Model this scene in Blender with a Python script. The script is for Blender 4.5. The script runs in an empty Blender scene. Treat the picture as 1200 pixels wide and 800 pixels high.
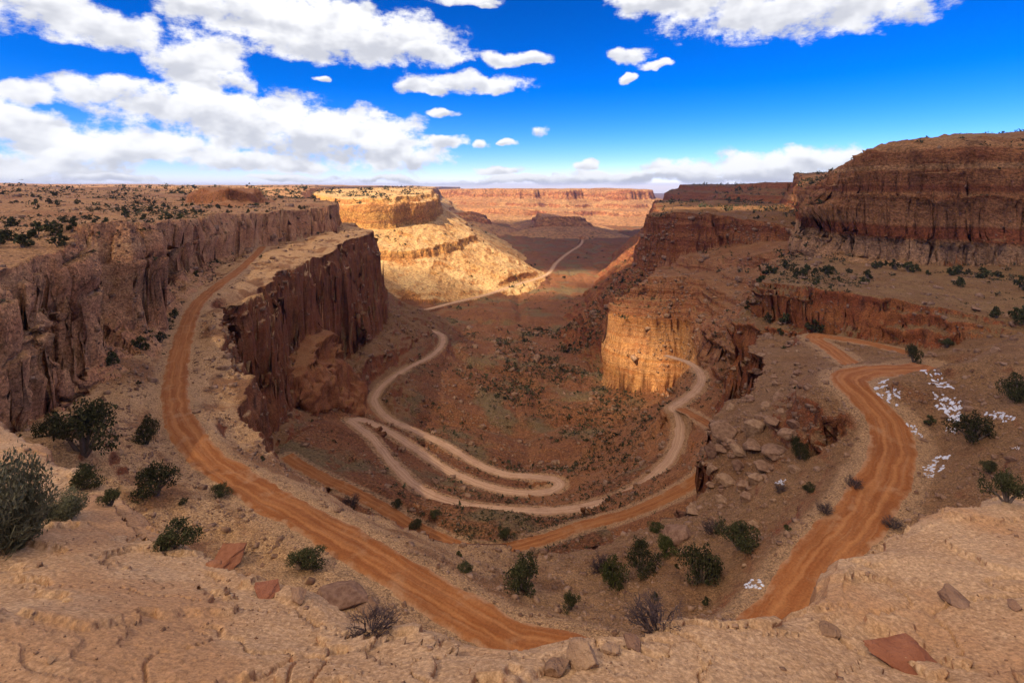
import bpy, bmesh, math, random
import numpy as np
from mathutils import Vector, Matrix

# ------------------------------------------------------------------ camera, sky, sun, exposure
scene = bpy.context.scene
C = scene.collection
F, HZ = 600.0, 219.0            # focal length and horizon row, in units of a 1200 x 800 picture
cam_d = bpy.data.cameras.new('camera'); cam = bpy.data.objects.new('camera', cam_d); C.objects.link(cam)
cam.location = (0, 0, 0); cam.rotation_euler = (math.radians(90), 0, 0)
cam_d.sensor_width = 36; cam_d.lens = 18; cam_d.shift_y = -(400 - HZ) / 1200
cam_d.clip_start = 0.1; cam_d.clip_end = 80000
scene.camera = cam
SUN_AZ, SUN_EL = math.radians(-132), math.radians(47)   # azimuth from +Y towards +X
SUN = Vector((math.sin(SUN_AZ) * math.cos(SUN_EL), math.cos(SUN_AZ) * math.cos(SUN_EL), math.sin(SUN_EL)))
sd = bpy.data.lights.new('sun', 'SUN'); sd.energy = 5.0; sd.angle = math.radians(0.5); sd.color = (1.0, 0.86, 0.66)
sun = bpy.data.objects.new('sun', sd); C.objects.link(sun)
sun.rotation_euler = SUN.to_track_quat('Z', 'Y').to_euler()
scene.view_settings.view_transform = 'Standard'; scene.view_settings.look = 'None'
scene.view_settings.gamma = 1; scene.view_settings.exposure = 0.68
scene.view_settings.use_curve_mapping = False
scene.render.engine = 'CYCLES'
scene.cycles.max_bounces = 4; scene.cycles.diffuse_bounces = 2; scene.cycles.transparent_max_bounces = 8
scene.render.resolution_x = 1024; scene.render.resolution_y = 682

class NT:
    """small helper to write node trees as expressions"""
    def __init__(s, tree): s.t = tree; s.n = tree.nodes; s.l = tree.links
    def node(s, kind, **kw):
        n = s.n.new(kind)
        for k, v in kw.items():
            if hasattr(n, k): setattr(n, k, v)
        return n
    def put(s, sock, v):
        if hasattr(v, 'is_linked'): s.l.new(v, sock)
        elif isinstance(v, (tuple, list)) and len(v) == 3 and sock.type == 'RGBA': sock.default_value = (*v, 1)
        else: sock.default_value = v
    def math(s, op, a, b=None, c=None, clamp=False):
        n = s.n.new('ShaderNodeMath'); n.operation = op; n.use_clamp = clamp
        s.put(n.inputs[0], a)
        if b is not None: s.put(n.inputs[1], b)
        if c is not None: s.put(n.inputs[2], c)
        return n.outputs[0]
    def vmath(s, op, a, b=None, scale=None):
        n = s.n.new('ShaderNodeVectorMath'); n.operation = op
        s.put(n.inputs[0], a)
        if b is not None: s.put(n.inputs[1], b)
        if scale is not None: s.put(n.inputs['Scale'], scale)
        return n.outputs['Value' if op in ('DOT_PRODUCT', 'LENGTH', 'DISTANCE') else 'Vector']
    def ss(s, x, a, b):
        n = s.n.new('ShaderNodeMapRange'); n.interpolation_type = 'SMOOTHSTEP'
        s.put(n.inputs['Value'], x); s.put(n.inputs['From Min'], a); s.put(n.inputs['From Max'], b)
        return n.outputs['Result']
    def noise(s, vec, scale, detail=4, rough=.55, dist=0, dim='3D', lac=2.0):
        n = s.n.new('ShaderNodeTexNoise'); n.noise_dimensions = dim
        if vec is not None: s.put(n.inputs['Vector'], vec)
        s.put(n.inputs['Scale'], scale); n.inputs['Detail'].default_value = detail
        n.inputs['Roughness'].default_value = rough; n.inputs['Distortion'].default_value = dist
        n.inputs['Lacunarity'].default_value = lac
        return n.outputs['Fac']
    def voro(s, vec, scale, feature='F1', rnd=1.0):
        n = s.n.new('ShaderNodeTexVoronoi'); n.feature = feature
        s.put(n.inputs['Vector'], vec); n.inputs['Scale'].default_value = scale; n.inputs['Randomness'].default_value = rnd
        return n
    def mix(s, f, a, b, mode='MIX'):
        n = s.n.new('ShaderNodeMix'); n.data_type = 'RGBA'; n.blend_type = mode
        s.put(n.inputs[0], f); s.put(n.inputs[6], a); s.put(n.inputs[7], b)
        return n.outputs[2]
    def vec(s, x, y, z):
        n = s.n.new('ShaderNodeCombineXYZ'); s.put(n.inputs[0], x); s.put(n.inputs[1], y); s.put(n.inputs[2], z)
        return n.outputs[0]
    def sep(s, v):
        n = s.n.new('ShaderNodeSeparateXYZ'); s.put(n.inputs[0], v); return n.outputs

# clouds of the sky: where they stand in a panorama 1200 wide (u, v, half width, half height), turned into azimuth and elevation
CLOUDS = [(50,14,95,26),(135,34,55,20),(20,2,60,12),(280,8,100,24),(360,30,130,34),(450,46,90,30),(235,70,56,36),(250,95,40,14),(505,64,48,10),(275,92,22,9),
 (30,107,36,13),(120,106,66,18),(210,122,90,24),(300,142,110,32),(395,158,100,32),(460,180,64,22),(30,146,80,28),(90,172,100,24),(30,196,120,20),(200,172,90,18),(300,190,100,11),(120,209,60,5),(330,209,50,4),
 (550,97,66,11),(500,101,34,6),(605,67,34,8),(522,133,17,6),(626,153,14,6),(527,169,20,7),(566,171,10,5),(594,168,9,3.5),(735,66,26,8),(762,76,18,4),(731,89,10,5),
 (930,2,150,38),(810,-8,90,26),(1030,8,60,28),(760,2,40,12),(380,93,11,5),(545,-2,40,7),(570,4,12,4),
 (900,196,120,19),(965,188,62,15),(820,202,105,13),(750,208,90,8),(720,206,80,8),(640,210,80,6),(560,213,70,4),(480,214,70,4),(685,195,16,5),(590,200,30,5)]
def build_world():
    w = bpy.data.worlds.new('World'); scene.world = w; w.use_nodes = True
    T = NT(w.node_tree); T.n.clear()
    sky = T.node('ShaderNodeTexSky'); sky.sky_type = 'NISHITA'; sky.sun_disc = False
    sky.sun_elevation = SUN_EL; sky.sun_rotation = SUN_AZ; sky.altitude = 1800
    sky.air_density = 0.85; sky.dust_density = 0.0; sky.ozone_density = 4.0
    out = T.node('ShaderNodeOutputWorld'); bg = T.node('ShaderNodeBackground'); bg.inputs['Strength'].default_value = 0.10
    hs = T.node('ShaderNodeHueSaturation'); hs.inputs['Saturation'].default_value = 1.45; hs.inputs['Value'].default_value = .9
    T.l.new(sky.outputs[0], hs.inputs['Color'])
    gm = T.node('ShaderNodeGamma'); gm.inputs['Gamma'].default_value = 1.25
    T.l.new(hs.outputs[0], gm.inputs['Color'])
    tint = T.mix(1.0, gm.outputs[0], (1.0, .74, .95), 'MULTIPLY')
    tc = T.node('ShaderNodeTexCoord'); X, Y, Z = T.sep(tc.outputs['Generated'])
    az = T.math('ARCTAN2', X, Y)
    el = T.math('DIVIDE', Z, T.math('MAXIMUM', T.math('SQRT', T.math('ADD', T.math('MULTIPLY', X, X), T.math('MULTIPLY', Y, Y))), .05))
    q = T.vec(az, el, 0)
    wn = T.node('ShaderNodeTexNoise'); wn.noise_dimensions = '2D'; wn.inputs['Scale'].default_value = 11; wn.inputs['Detail'].default_value = 3; T.l.new(q, wn.inputs['Vector'])
    wv = T.vmath('SCALE', T.vmath('SUBTRACT', wn.outputs['Color'], (.5, .5, .5)), scale=.075)
    wx, wy, _ = T.sep(wv)
    ax = T.math('ADD', az, wx); ey = T.math('ADD', el, T.math('MULTIPLY', wy, .6))
    D = None; G = None
    for (u, v, ru, rv) in CLOUDS:
        a = math.atan((u - 600) / F); ca = math.cos(a); e = (HZ - v) / F * ca
        ra = ru / F * ca * ca * 1.12; re = rv / F * ca * 1.15
        dx = T.math('DIVIDE', T.math('SUBTRACT', ax, a), ra); dy = T.math('DIVIDE', T.math('SUBTRACT', ey, e), re)
        g = T.math('SUBTRACT', 1.0, T.math('ADD', T.math('MULTIPLY', dx, dx), T.math('MULTIPLY', dy, dy)))
        D = g if D is None else T.math('SMOOTH_MAX', D, g, .3)
        gg = T.math('MULTIPLY', T.math('MAXIMUM', g, 0.0), dy)
        G = gg if G is None else T.math('ADD', G, gg)
    # out of the picture: scattered clouds
    beh = T.math('MULTIPLY', T.ss(T.noise(tc.outputs['Generated'], 2.2, 3, .5), .5, .62), T.ss(T.math('MULTIPLY', Y, -1), -.5, 0))
    D = T.math('MAXIMUM', D, T.math('SUBTRACT', T.math('MULTIPLY', beh, 1.6), 1.0))
    sc = T.vec(T.math('MULTIPLY', az, 1.0), T.math('MULTIPLY', el, 1.5), 0)
    n = T.noise(sc, 15, 9, .66, dim='2D'); nu = T.noise(T.vmath('ADD', sc, (.012, -.03, 0)), 13, 3, .55, dim='2D'); nd = T.noise(sc, 13, 3, .55, dim='2D')
    Dn = T.math('ADD', T.math('MAXIMUM', D, -1.6), T.math('MULTIPLY', T.math('SUBTRACT', n, .5), 2.9))
    al = T.ss(Dn, -.22, .62)
    al = T.math('MULTIPLY', al, T.ss(el, -.002, .012))
    rel = T.math('SUBTRACT', nd, nu)
    sh = T.math('ADD', T.math('ADD', .64, T.math('MULTIPLY', rel, 1.3)), T.math('MULTIPLY', G, .75))
    sh = T.ss(sh, .1, .95)
    cc = T.mix(sh, (4.3, 4.4, 4.8), (7.0, 7.0, 7.1))  # bright tops and grey undersides are shading put into the clouds' colour
    col = T.mix(T.math('MULTIPLY', al, .97), tint, cc)
    T.l.new(col, bg.inputs['Color']); T.l.new(bg.outputs[0], out.inputs['Surface'])
build_world()

# ------------------------------------------------------------------ numpy noise
def _h(ix, iy, iz, seed):
    with np.errstate(over='ignore'):
        h = (ix.astype(np.uint32) * np.uint32(374761393) + iy.astype(np.uint32) * np.uint32(668265263)
             + iz.astype(np.uint32) * np.uint32(2147483647 & 1274126177) + np.uint32(seed * 974711 % 4294967291))
        h = (h ^ (h >> np.uint32(13))) * np.uint32(1274126177)
        h = (h ^ (h >> np.uint32(16))) * np.uint32(2246822519)
        h ^= h >> np.uint32(13)
    return (h & np.uint32(0xffffff)).astype(np.float32) * np.float32(2 / 16777215.0) - 1
def vnoise(x, y, z=None, seed=0):
    """smooth value noise in about [-1, 1]"""
    fx, fy = np.floor(x), np.floor(y); ix, iy = fx.astype(np.int64), fy.astype(np.int64)
    tx = (x - fx).astype(np.float32); ty = (y - fy).astype(np.float32)
    tx = tx * tx * tx * (tx * (tx * 6 - 15) + 10); ty = ty * ty * ty * (ty * (ty * 6 - 15) + 10)
    if z is None:
        iz = np.zeros_like(ix)
        a = _h(ix, iy, iz, seed); b = _h(ix + 1, iy, iz, seed); c = _h(ix, iy + 1, iz, seed); d = _h(ix + 1, iy + 1, iz, seed)
        return (a + (b - a) * tx) * (1 - ty) + (c + (d - c) * tx) * ty
    fz = np.floor(z); iz = fz.astype(np.int64); tz = (z - fz).astype(np.float32); tz = tz * tz * (3 - 2 * tz)
    r = []
    for k in (0, 1):
        a = _h(ix, iy, iz + k, seed); b = _h(ix + 1, iy, iz + k, seed); c = _h(ix, iy + 1, iz + k, seed); d = _h(ix + 1, iy + 1, iz + k, seed)
        r.append((a + (b - a) * tx) * (1 - ty) + (c + (d - c) * tx) * ty)
    return r[0] * (1 - tz) + r[1] * tz
def sstep(x, a, b):
    t = np.clip((x - a) / (b - a), 0, 1); return t * t * (3 - 2 * t)

# ------------------------------------------------------------------ terrain model: terraces in plan
def up(u, v, Y):                # a picture point at depth Y as a place in the world
    return ((u - 600) / F * Y, Y, -(v - HZ) / F * Y)
class Surf:                      # height surface through scattered points
    def __init__(s, pts, smooth=0.0):
        P = np.array(pts, float); s.P = P[:, :2]; n = len(P)
        d = np.hypot(P[:, None, 0] - P[None, :, 0], P[:, None, 1] - P[None, :, 1])
        A = np.zeros((n + 1, n + 1)); A[:n, :n] = d + np.eye(n) * -smooth; A[:n, n] = 1; A[n, :n] = 1
        s.w = np.linalg.lstsq(A, np.r_[P[:, 2], 0], rcond=None)[0].astype(np.float32)
    def __call__(s, x, y):
        r = np.empty(len(x), np.float32)
        for i in range(0, len(x), 60000):
            xx, yy = x[i:i + 60000, None].astype(np.float32), y[i:i + 60000, None].astype(np.float32)
            d = np.sqrt((xx - s.P[:, 0].astype(np.float32)) ** 2 + (yy - s.P[:, 1].astype(np.float32)) ** 2)
            r[i:i + 60000] = d @ s.w[:-1] + s.w[-1]
        return r
class Terrace:
    def __init__(s, name, edge, top, prof, talus, warp, hidden=(), limit=600, crack=None):
        s.limit = limit; s.crack = crack
        """edge: (u,v,Y[,k]) front rim; hidden: plan points (X,Y,Z) that close the outline; prof: (drop, out) pairs"""
        s.name = name
        e = [(*up(*p[:3]), p[3] if len(p) > 3 else 1.0) for p in edge] + [(*p, 1.0) for p in hidden]
        s.E = np.array(e, float)
        tp = [up(*p) for p in top[0]] + list(top[1]) + [tuple(q[:3]) for q in e]
        s.top = Surf(tp)
        s.pd = np.array([p[0] for p in prof], float); s.po = np.array([p[1] for p in prof], float)
        s.talus = talus; s.warp = warp
        reach = 350 + s.po[-1]
        s.bb = (s.E[:, 0].min() - reach, s.E[:, 0].max() + reach, s.E[:, 1].min() - reach, s.E[:, 1].max() + reach)
        s.seed = sum(ord(c) for c in name) % 97
    def __call__(s, x, y):
        a, wls = s.warp
        wx = np.zeros_like(x); wy = np.zeros_like(x)
        for i, wl in enumerate(wls):
            am = a * (wl / wls[0]) ** .85
            n1 = vnoise(x / wl + 13.7, y / wl + 5.1, seed=s.seed + i); n2 = vnoise(x / wl - 3.7, y / wl + 55.1, seed=s.seed + 31 + i)
            if i > 0: n1 = np.abs(n1) * 1.6 - .5
            wx += am * n1; wy += am * n2
        px, py = x + wx, y + wy
        E = s.E; n = len(E)
        best = np.full(len(x), 1e18); bz = np.zeros(len(x)); bk = np.ones(len(x)); inside = np.zeros(len(x), bool)
        for i in range(n):
            A, B = E[i], E[(i + 1) % n]
            dx, dy = B[0] - A[0], B[1] - A[1]; L2 = dx * dx + dy * dy + 1e-9
            t = np.clip(((px - A[0]) * dx + (py - A[1]) * dy) / L2, 0, 1)
            d2 = (px - A[0] - t * dx) ** 2 + (py - A[1] - t * dy) ** 2
            m = d2 < best
            best = np.where(m, d2, best); bz = np.where(m, A[2] + t * (B[2] - A[2]), bz); bk = np.where(m, A[3] + t * (B[3] - A[3]), bk)
            c = (A[1] > py) != (B[1] > py)
            inside ^= c & (px < dx * (py - A[1]) / (dy + (1e-12 if dy >= 0 else -1e-12)) + A[0])
        d = np.sqrt(best)
        dd = d / bk
        if s.crack:
            ca, cw = s.crack; cv = 0
            for q_, f_ in ((1.0, 1.0), (.45, .55)):
                c_ = np.abs(vnoise(x / (cw * q_) + 3.1, y / (cw * q_) + 8.2, seed=s.seed + 60) + .25 * vnoise(x / (cw * q_ * .3), y / (cw * q_ * .3), seed=s.seed + 61))
                cv = np.maximum(cv, f_ * np.clip(1 - c_ * 7, 0, 1))
            dd = dd + ca * cv * sstep(dd, 0, .6)
        drop = np.interp(dd, s.po, s.pd) + np.maximum(dd - s.po[-1], 0) * s.talus + np.maximum(d - s.limit, 0) * 6
        out = bz - drop * bk
        ins = s.top(x, y)
        # near the rim the top follows the rim height
        return np.where(inside, ins, np.minimum(out, bz)), inside, d

# canyon floor ----------------------------------------------------
LOW = [(600,597,198),(500,577,210),(450,530,247),(410,490,288),(650,598,197),(730,580,205),(790,530,228),
 (450,503,292),(520,548,252),(600,575,233),(650,570,238),(590,555,255),(520,520,290),(455,490,332),(440,470,355),(460,440,410),(500,420,463),(520,400,525),
 (620,625,165),(700,612,168),(345,540,205),(440,588,178),(455,385,490),(430,430,385),(400,480,290),(340,500,240),
 (650,545,305),(600,500,375),(680,520,330),(700,500,375),(600,450,470),(690,450,480),(600,400,630),(560,400,600),(700,400,640),
 (600,350,900),(700,350,900),(640,320,1190),(560,335,1020),(470,368,690),(530,355,840),(480,338,900),(680,287,1765),(560,290,1700),
 (620,270,2350),(720,275,2200),(800,240,6000),(640,262,2900),(750,300,1500),(790,470,420)]
LOWP = [(-8000,8000,-230),(8000,8000,-230),(0,12000,-230),(-30000,30000,-300),(30000,30000,-300),(0,40000,-300),(2500,3000,-215),(300,200,-150),(-300,200,-150),(0,0,-100),(0,-500,-100)]
low = Surf([up(*p) for p in LOW] + LOWP)

T = []
# near bench with the two upper roads
T1_edge = [(418,262,620,1),(437,270,500,1.2),(400,290,410,1.15),(345,315,315,1.0),(300,335,258,.9),(272,362,205,.8),(268,395,170,.7),(280,430,142,.55),
 (300,470,122,.45),(325,515,107,.4),(350,548,98,.35),(385,575,93,.3),(430,592,91,.3),(500,603,89,.3),(560,614,87,.3),(600,626,84,.3),(650,634,85,.3),
 (700,630,88,.35),(755,612,93,.4),(805,585,97,.5),(828,550,103,.7),(836,515,112,.8),(850,486,122,.9),(862,462,136,.9),(868,436,152,.9),
 (866,410,172,.9),(872,392,196,.9),(885,386,215,.9)]
T1_hid = [(145,270,-62),(400,420,-60),(900,420,-60),(900,-300,-40),(-900,-300,-40),(-900,640,-50)]
T1_top = [(600,748,56),(500,690,62),(400,630,71),(300,575,82),(240,535,92.5),(210,490,107),(205,450,126),(213,400,161),(225,365,199),(250,340,241),(290,308,327),(303,296,378),
 (100,585,66),(100,500,92),(60,520,76),(100,440,122),(150,500,96),(180,430,130),(160,600,68),(230,620,69),(250,680,57),(330,700,55),(400,720,53),(240,335,262),(270,310,330),(350,285,455),
 (450,720,55),(640,700,64),(600,660,74),(700,700,62),(750,650,76),(800,620,82),(780,710,58),(850,650,72),(850,600,82),(965,455,104),(930,478,103),(940,500,98),(900,560,88),(950,600,75),(950,530,93),
 (905,735,57),(935,700,60.5),(968,650,66),(1010,600,72),(1035,560,78.5),(1048,520,86),(1025,480,93),(998,450,99),(1010,436,106),(1045,433,111),
 (1060,413,165),(1000,398,175),(960,393,185),(970,405,165),(1000,428,140),(900,400,180),(930,430,150),(960,440,135),
 (1078,408,104),(1120,404,108),(1200,402,110),(1300,400,110),(1100,450,98),(1100,520,82),(1080,560,75),(1150,470,88),(1200,480,82),(1200,550,68),(1080,640,62),(1040,680,56)]
T1_topP = [(110,135,-46),(150,150,-45),(92,140,-47),(0,30,-42),(0,0,-42),(-40,30,-38),(40,30,-42),(100,20,-34),(-100,0,-34)]
cliffA = [(0,0),(5,1.0),(6,2.6),(14,4),(15,5),(46,9),(47.5,10.5),(70,13)]
T.append(Terrace('bench', T1_edge, (T1_top, T1_topP), cliffA, .62, (5, (30, 11, 4.5, 1.8)), T1_hid, 600, (5, 24)))
# lower right terrace behind the gully
T.append(Terrace('lower_bench', [(636,552,255,.5),(665,545,268,.5),(700,515,282,.7),(740,492,297,.8),(780,466,303,.9),(820,440,312,1),(850,412,332,1),(885,395,345,1)],
 ([(650,598,199),(730,580,206),(790,530,229),(795,500,243),(800,478,255),(838,502,222),(830,555,170),(780,580,168),(700,612,170),(700,560,230),(820,450,295),(850,470,240),(760,500,275)], []),
 [(0,0),(4,1),(5,4),(14,6)], .75, (4, (25, 9, 3.5)), [(230,345,-98),(260,120,-90),(120,120,-92),(60,130,-105),(0,140,-116),(0,190,-124),(12,225,-132)]))
# layered ledges over the yellow alcove
T.append(Terrace('ledges', [(775,312,600),(760,320,520),(754,326,482),(775,325,470),(800,322,468),(832,332,452),(862,347,405),(880,362,335),(890,375,280)],
 ([(800,315,560),(850,318,520),(880,325,440)], []),
 [(0,0),(5,1.5),(5.5,7),(10,8),(10.5,12),(18,13.5),(18.6,18),(24,19),(24.5,22),(32,23),(33,27),(102,35)], .8, (6, (40, 15)), [(270,330,-58),(420,520,-60),(260,700,-80)], 130))
T.append(Terrace('upper_ledges', [(798,299,600),(812,301,568),(838,300,545),(862,301,520),(884,299,495),(905,297,470),(935,291,430)],
 ([(880,288,560),(930,284,520)], []), [(0,0),(3,.5),(3.5,3.5),(7,4.3),(7.5,8),(13,9.2)], .7, (7, (45, 16, 6)), [(330,440,-52),(420,620,-52),(260,720,-66)], 40, (3, 22)))
T.append(Terrace('front_ledges', [(838,318,500),(850,322,462),(868,328,432),(888,330,385),(899,330,330)],
 ([], []), [(0,0),(3,.4),(3.5,3),(8,4),(8.6,7),(14,8)], .7, (5, (35, 12, 5)), [(300,360,-58),(330,460,-58),(240,520,-76)], 40, (3, 18)))
# right ledge with trees on it
T.append(Terrace('ledge', [(960,284,420),(930,298,330),(903,316,262),(896,332,226),(925,334,206),(955,336,198),(1000,342,188),(1050,350,179),(1100,364,168),(1160,378,155),(1300,392,140)],
 ([(1000,313,264),(1100,305,290),(1200,316,255),(1000,298,330),(960,314,265)], [(250,320,-44),(400,340,-42)]),
 [(0,0),(1.8,.4),(2.1,2.4),(4,2.8),(4.4,4.6),(14,6),(16,8)], .7, (3.6, (24, 9, 3)), [(500,200,-42),(520,450,-40)], 12, (1.4, 14)))
# big right cliff
T.append(Terrace('right_cliff', [(955,214,720),(975,211,560),(985,204,430),(997,186,360),(1020,172,325),(1045,163,312),(1080,159,304),(1110,165,296),(1150,162,290),(1200,165,280),(1350,168,250)],
 ([(1100,156,400),(1200,158,350),(1150,158,500)], []),
 [(0,0),(1.5,4),(5,9),(11,12.5),(18,14),(19,17.5),(24,19),(32,20),(33,23.5),(38,25),(48,25.6),(50,26),(55,26.5),(56,30),(68,32)], .45, (8, (75, 26, 9)), [(900,400,30),(900,900,30),(500,900,22)], 56, (1.3, 40)))
# left plateau
T.append(Terrace('plateau', [(-300,400,50),(-60,352,72),(0,328,85),(38,308,99),(68,288,121),(78,275,138),(92,268,152),(102,262,143),(150,257,150),(165,262,165),(176,266,184),(184,263,208),(196,260,240),(222,256,292),(262,251,352),(306,249,425),(350,245,478),(386,242,520),(393,238,580)],
 ([(0,330,84),(0,262,190),(150,241,340),(0,240,380),(100,232,520),(200,228,700),(0,222,1200),(-200,240,300),(300,236,600),(340,238,620)], [(-1200,3000,8),(-3000,3000,12),(-1500,1500,2),(-3000,9000,20),(-900,5000,0),(-2400,800,0),(-600,2200,-4)]),
 [(0,0),(3,.5),(3.6,1.6),(12,2.6),(13,3.8),(27,5.4),(30,8)], .6, (4.2, (26, 9)), [(-420,1000,-13),(-700,2000,-10),(-900,6000,-5),(-900,9000,0),(-12000,9000,40),(-12000,-500,10),(-400,-500,-10)], 15, (4.5, 17)))
# foreground slickrock rim
T.append(Terrace('foreground_rock', [(-200,440,34),(-60,462,27),(0,492,21.5),(50,546,16.5),(100,586,14.3),(170,631,11.8),(250,676,9.8),(330,702,8.6),(420,731,7.7),(480,729,7.6),(540,739,7.4),(600,746,7.2),(640,744,7.2),(700,738,7.2),(780,738,7.25),(870,734,7.4),(925,729,7.6),(955,712,8),(1000,692,8.5),(1032,664,9.5),(1060,642,10),(1100,621,11),(1200,582,13),(1300,552,15)],
 ([(0,700,6.5),(0,600,11),(600,800,5.7),(300,800,5.7),(1200,800,5.9),(1200,700,8.2),(150,700,8.2),(800,780,6.4),(450,770,6.6),(1050,740,7.6)], [(0,0,-4.6),(10,-5,-4.3),(-10,-5,-4.3)]),
 [(0,0),(.12,.3),(.4,.6),(1.2,1.0),(30,6)], .8, (.3, (2.5, .9)), [(60,-30,-6),(-80,-30,-6),(-60,20,-9)], 7))
# sunlit mesa on the left
T.append(Terrace('mesa', [(250,231,1700),(330,230,1450),(395,233,1100),(412,234,1040),(432,232,1000),(455,233,1020),(470,230,1060),(485,231,1080),(498,228,1150),(503,226,1500),(500,224,2300)],
 ([(400,226,1500),(450,226,1400),(350,225,1800)], []),
 [(0,0),(10,7),(14,16),(58,26),(60,34),(95,110),(107,114)], .5, (16, (120, 45, 18, 8)), [(-600,4000,0),(-2000,4500,0),(-1500,1700,-20)], 420))
# far mesas
farp = [(0,0),(60,18),(64,60),(80,95),(84,150),(110,170),(118,300),(150,330)]
T.append(Terrace('mesa', [(470,223,3600),(498,223,3900),(530,223,3700),(560,222.5,3450),(600,222.5,3300),(628,222.5,3500),(655,222.5,3350),(680,222,3550),(705,222,3400),(735,222,3350),(757,222.5,3500),(762,222.5,4200)],
 ([], []), farp, .16, (70, (420, 150, 60, 28)), [(1000,6500,-30),(-3000,6500,-30),(-1500,3800,-30)], 900))
T.append(Terrace('mesa', [(480,250,2300),(520,248,2250),(550,247,2200),(566,250,2250),(572,250,2500)], ([], []), [(0,0),(20,8),(24,25),(45,35)], .3, (30, (200, 80, 30)), [(-600,3000,-105),(-900,2400,-105)]))
T.append(Terrace('mesa', [(628,258,2300),(640,255,2150),(660,254,2100),(685,255,2150),(690,255,2400)], ([], []), [(0,0),(20,8),(24,25),(40,35)], .25, (25, (160, 60, 25)), [(300,2700,-130),(150,2700,-130)]))
# right butte and the mesas behind it
T.append(Terrace('butte', [(770,243,1000),(760,248,720),(757,250,640),(772,249,618),(800,248,610),(828,249,605),(840,252,625),(858,256,598),(900,260,580),(940,264,560),(975,268,545),(1010,275,540)],
 ([(800,246,700),(870,243,800),(930,243,760),(970,245,700),(900,237,1000)], []),
 [(0,0),(5,1.5),(6,3),(16,4.5),(18,7),(27,8),(28,10),(46,12),(48,14),(68,16)], .9, (10, (60, 22, 9, 4)), [(500,900,-35),(420,1500,-30)], 120))
T.append(Terrace('mesa', [(852,226,1350),(848,226,1180),(880,228,1100),(930,228,1050),(960,226,950),(975,224,900)], ([], []), [(0,0),(8,4),(12,14),(30,20)], .5, (14, (90, 34, 14)), [(700,1100,-14),(1000,1600,-14),(600,1900,-14)], 70))
T.append(Terrace('mesa', [(868,219,1420),(866,214,1300),(900,213,1220),(938,213,1150),(942,215,1400)], ([], []), [(0,0),(14,5),(18,18)], .5, (10, (90, 34, 14)), [(900,1900,10),(620,1900,10)], 50))
T.append(Terrace('mesa', [(930,216,1200),(950,215,960),(962,209,900),(980,206,860),(1010,203,820)], ([], []), [(0,0),(8,6),(25,12),(28,20),(50,26)], .5, (12, (90, 34, 14, 6)), [(900,900,20),(900,1400,20)], 80))
# small red dome on the left plateau
T.append(Terrace('dome', [(232,224,560),(240,222,520),(262,220,500),(285,223,520),(290,226,545)], ([(265,216.5,540),(250,217,550)], []), [(0,0),(2,3),(6,6),(12,8)], .5, (6, (40, 15, 6)), [(-300,600,-2),(-340,600,-2)], 22))

T.append(Terrace('spur', [(348,440,272),(368,415,294),(386,392,322),(398,394,345)], ([], []), [(0,0),(4,.5),(12,4),(30,12),(46,24)], .7, (4, (14, 6, 2.5)), [(-142,352,-88),(-142,262,-104)], 60))

# roads: centre lines (u, v, depth) with widths
ROADS = {
 'left': ([(760,790,49),(700,772,52),(640,760,54.5),(600,748,56),(550,722,58.5),(500,690,62),(450,660,66),(400,630,71),(350,602,76),(300,575,82),(265,553,87.5),(240,535,92.5),(222,512,99),(210,490,107),(205,470,116),(205,450,126),(209,425,141),(214,400,161),(220,380,181),(228,361,205),(242,345,231),(262,330,262),(282,315,303),(295,303,347),(303,295,383),(308,289,415)], 5.2, 'clay'),
 'right': ([(860,780,52),(885,762,54),(912,735,57),(938,700,60.5),(968,650,66),(1010,600,72),(1035,560,78.5),(1048,520,86),(1040,495,90.5),(1018,470,95),(1000,452,99),(996,441,104),(1015,435,108),(1048,433,111),(1075,432,116),(1085,428,124)], 6.4, 'clay'),
 'lower_right': ([(1085,421,150),(1060,413,163),(1030,405,170),(1000,399,176),(975,395,182),(958,393,184),(955,397,178),(970,406,165),(985,417,152),(1000,428,141),(1010,436,133)], 5.5, 'clay'),
 'mid': ([(409,492,284),(416,497,279),(435,512,263),(450,530,247),(470,553,228),(500,577,210),(545,592,201),(600,597,198),(650,598,197),(700,590,200),(740,575,207),(772,552,217),(790,530,228),(797,505,241),(795,488,249),(788,478,254),(800,470,262),(818,455,280),(822,440,298),(808,425,318),(780,416,335)], 4.3, 'pale'),
 'loop': ([(409,492,284),(425,492,287),(450,503,292-8),(485,524,268),(520,548,252),(560,566,240),(600,576,233),(635,577,234),(655,570,238),(650,562,245),(620,558,250),(590,555,255),(555,541,268),(520,520,290),(485,504,312),(455,490,332),(441,475,350),(440,463,366),(455,446,397),(480,430,432),(505,417,468),(518,404,510),(518,393,545),(505,387,570)], 4.6, 'pale'),
 'inner': ([(336,534,207),(345,541,204),(380,560,190),(410,574,184),(440,590,178),(500,624,164),(560,645,156),(620,636,161),(680,617,168),(740,600,167),(790,578,167),(830,552,171),(850,530,185),(838,503,221),(815,488,240),(797,478,254)], 5.0, 'clay'),
 'valley': ([(440,374,655),(470,368,690),(500,362,750),(530,355,840),(570,345,900),(600,335,983),(640,322,1165),(652,308,1350),(665,297,1540),(680,287,1765),(683,281,1950)], 7.5, 'pale'),
}
def spline(P, n=12):
    P = np.array(P, float); Q = np.vstack([2 * P[0] - P[1], P, 2 * P[-1] - P[-2]]); out = []
    for i in range(1, len(Q) - 2):
        p0, p1, p2, p3 = Q[i - 1:i + 3]
        for k in range(n):
            t = k / n
            out.append(.5 * (2 * p1 + (p2 - p0) * t + (2 * p0 - 5 * p1 + 4 * p2 - p3) * t * t + (3 * p1 - p0 - 3 * p2 + p3) * t ** 3))
    out.append(Q[-2]); return np.array(out)
ROADP = {}
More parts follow.
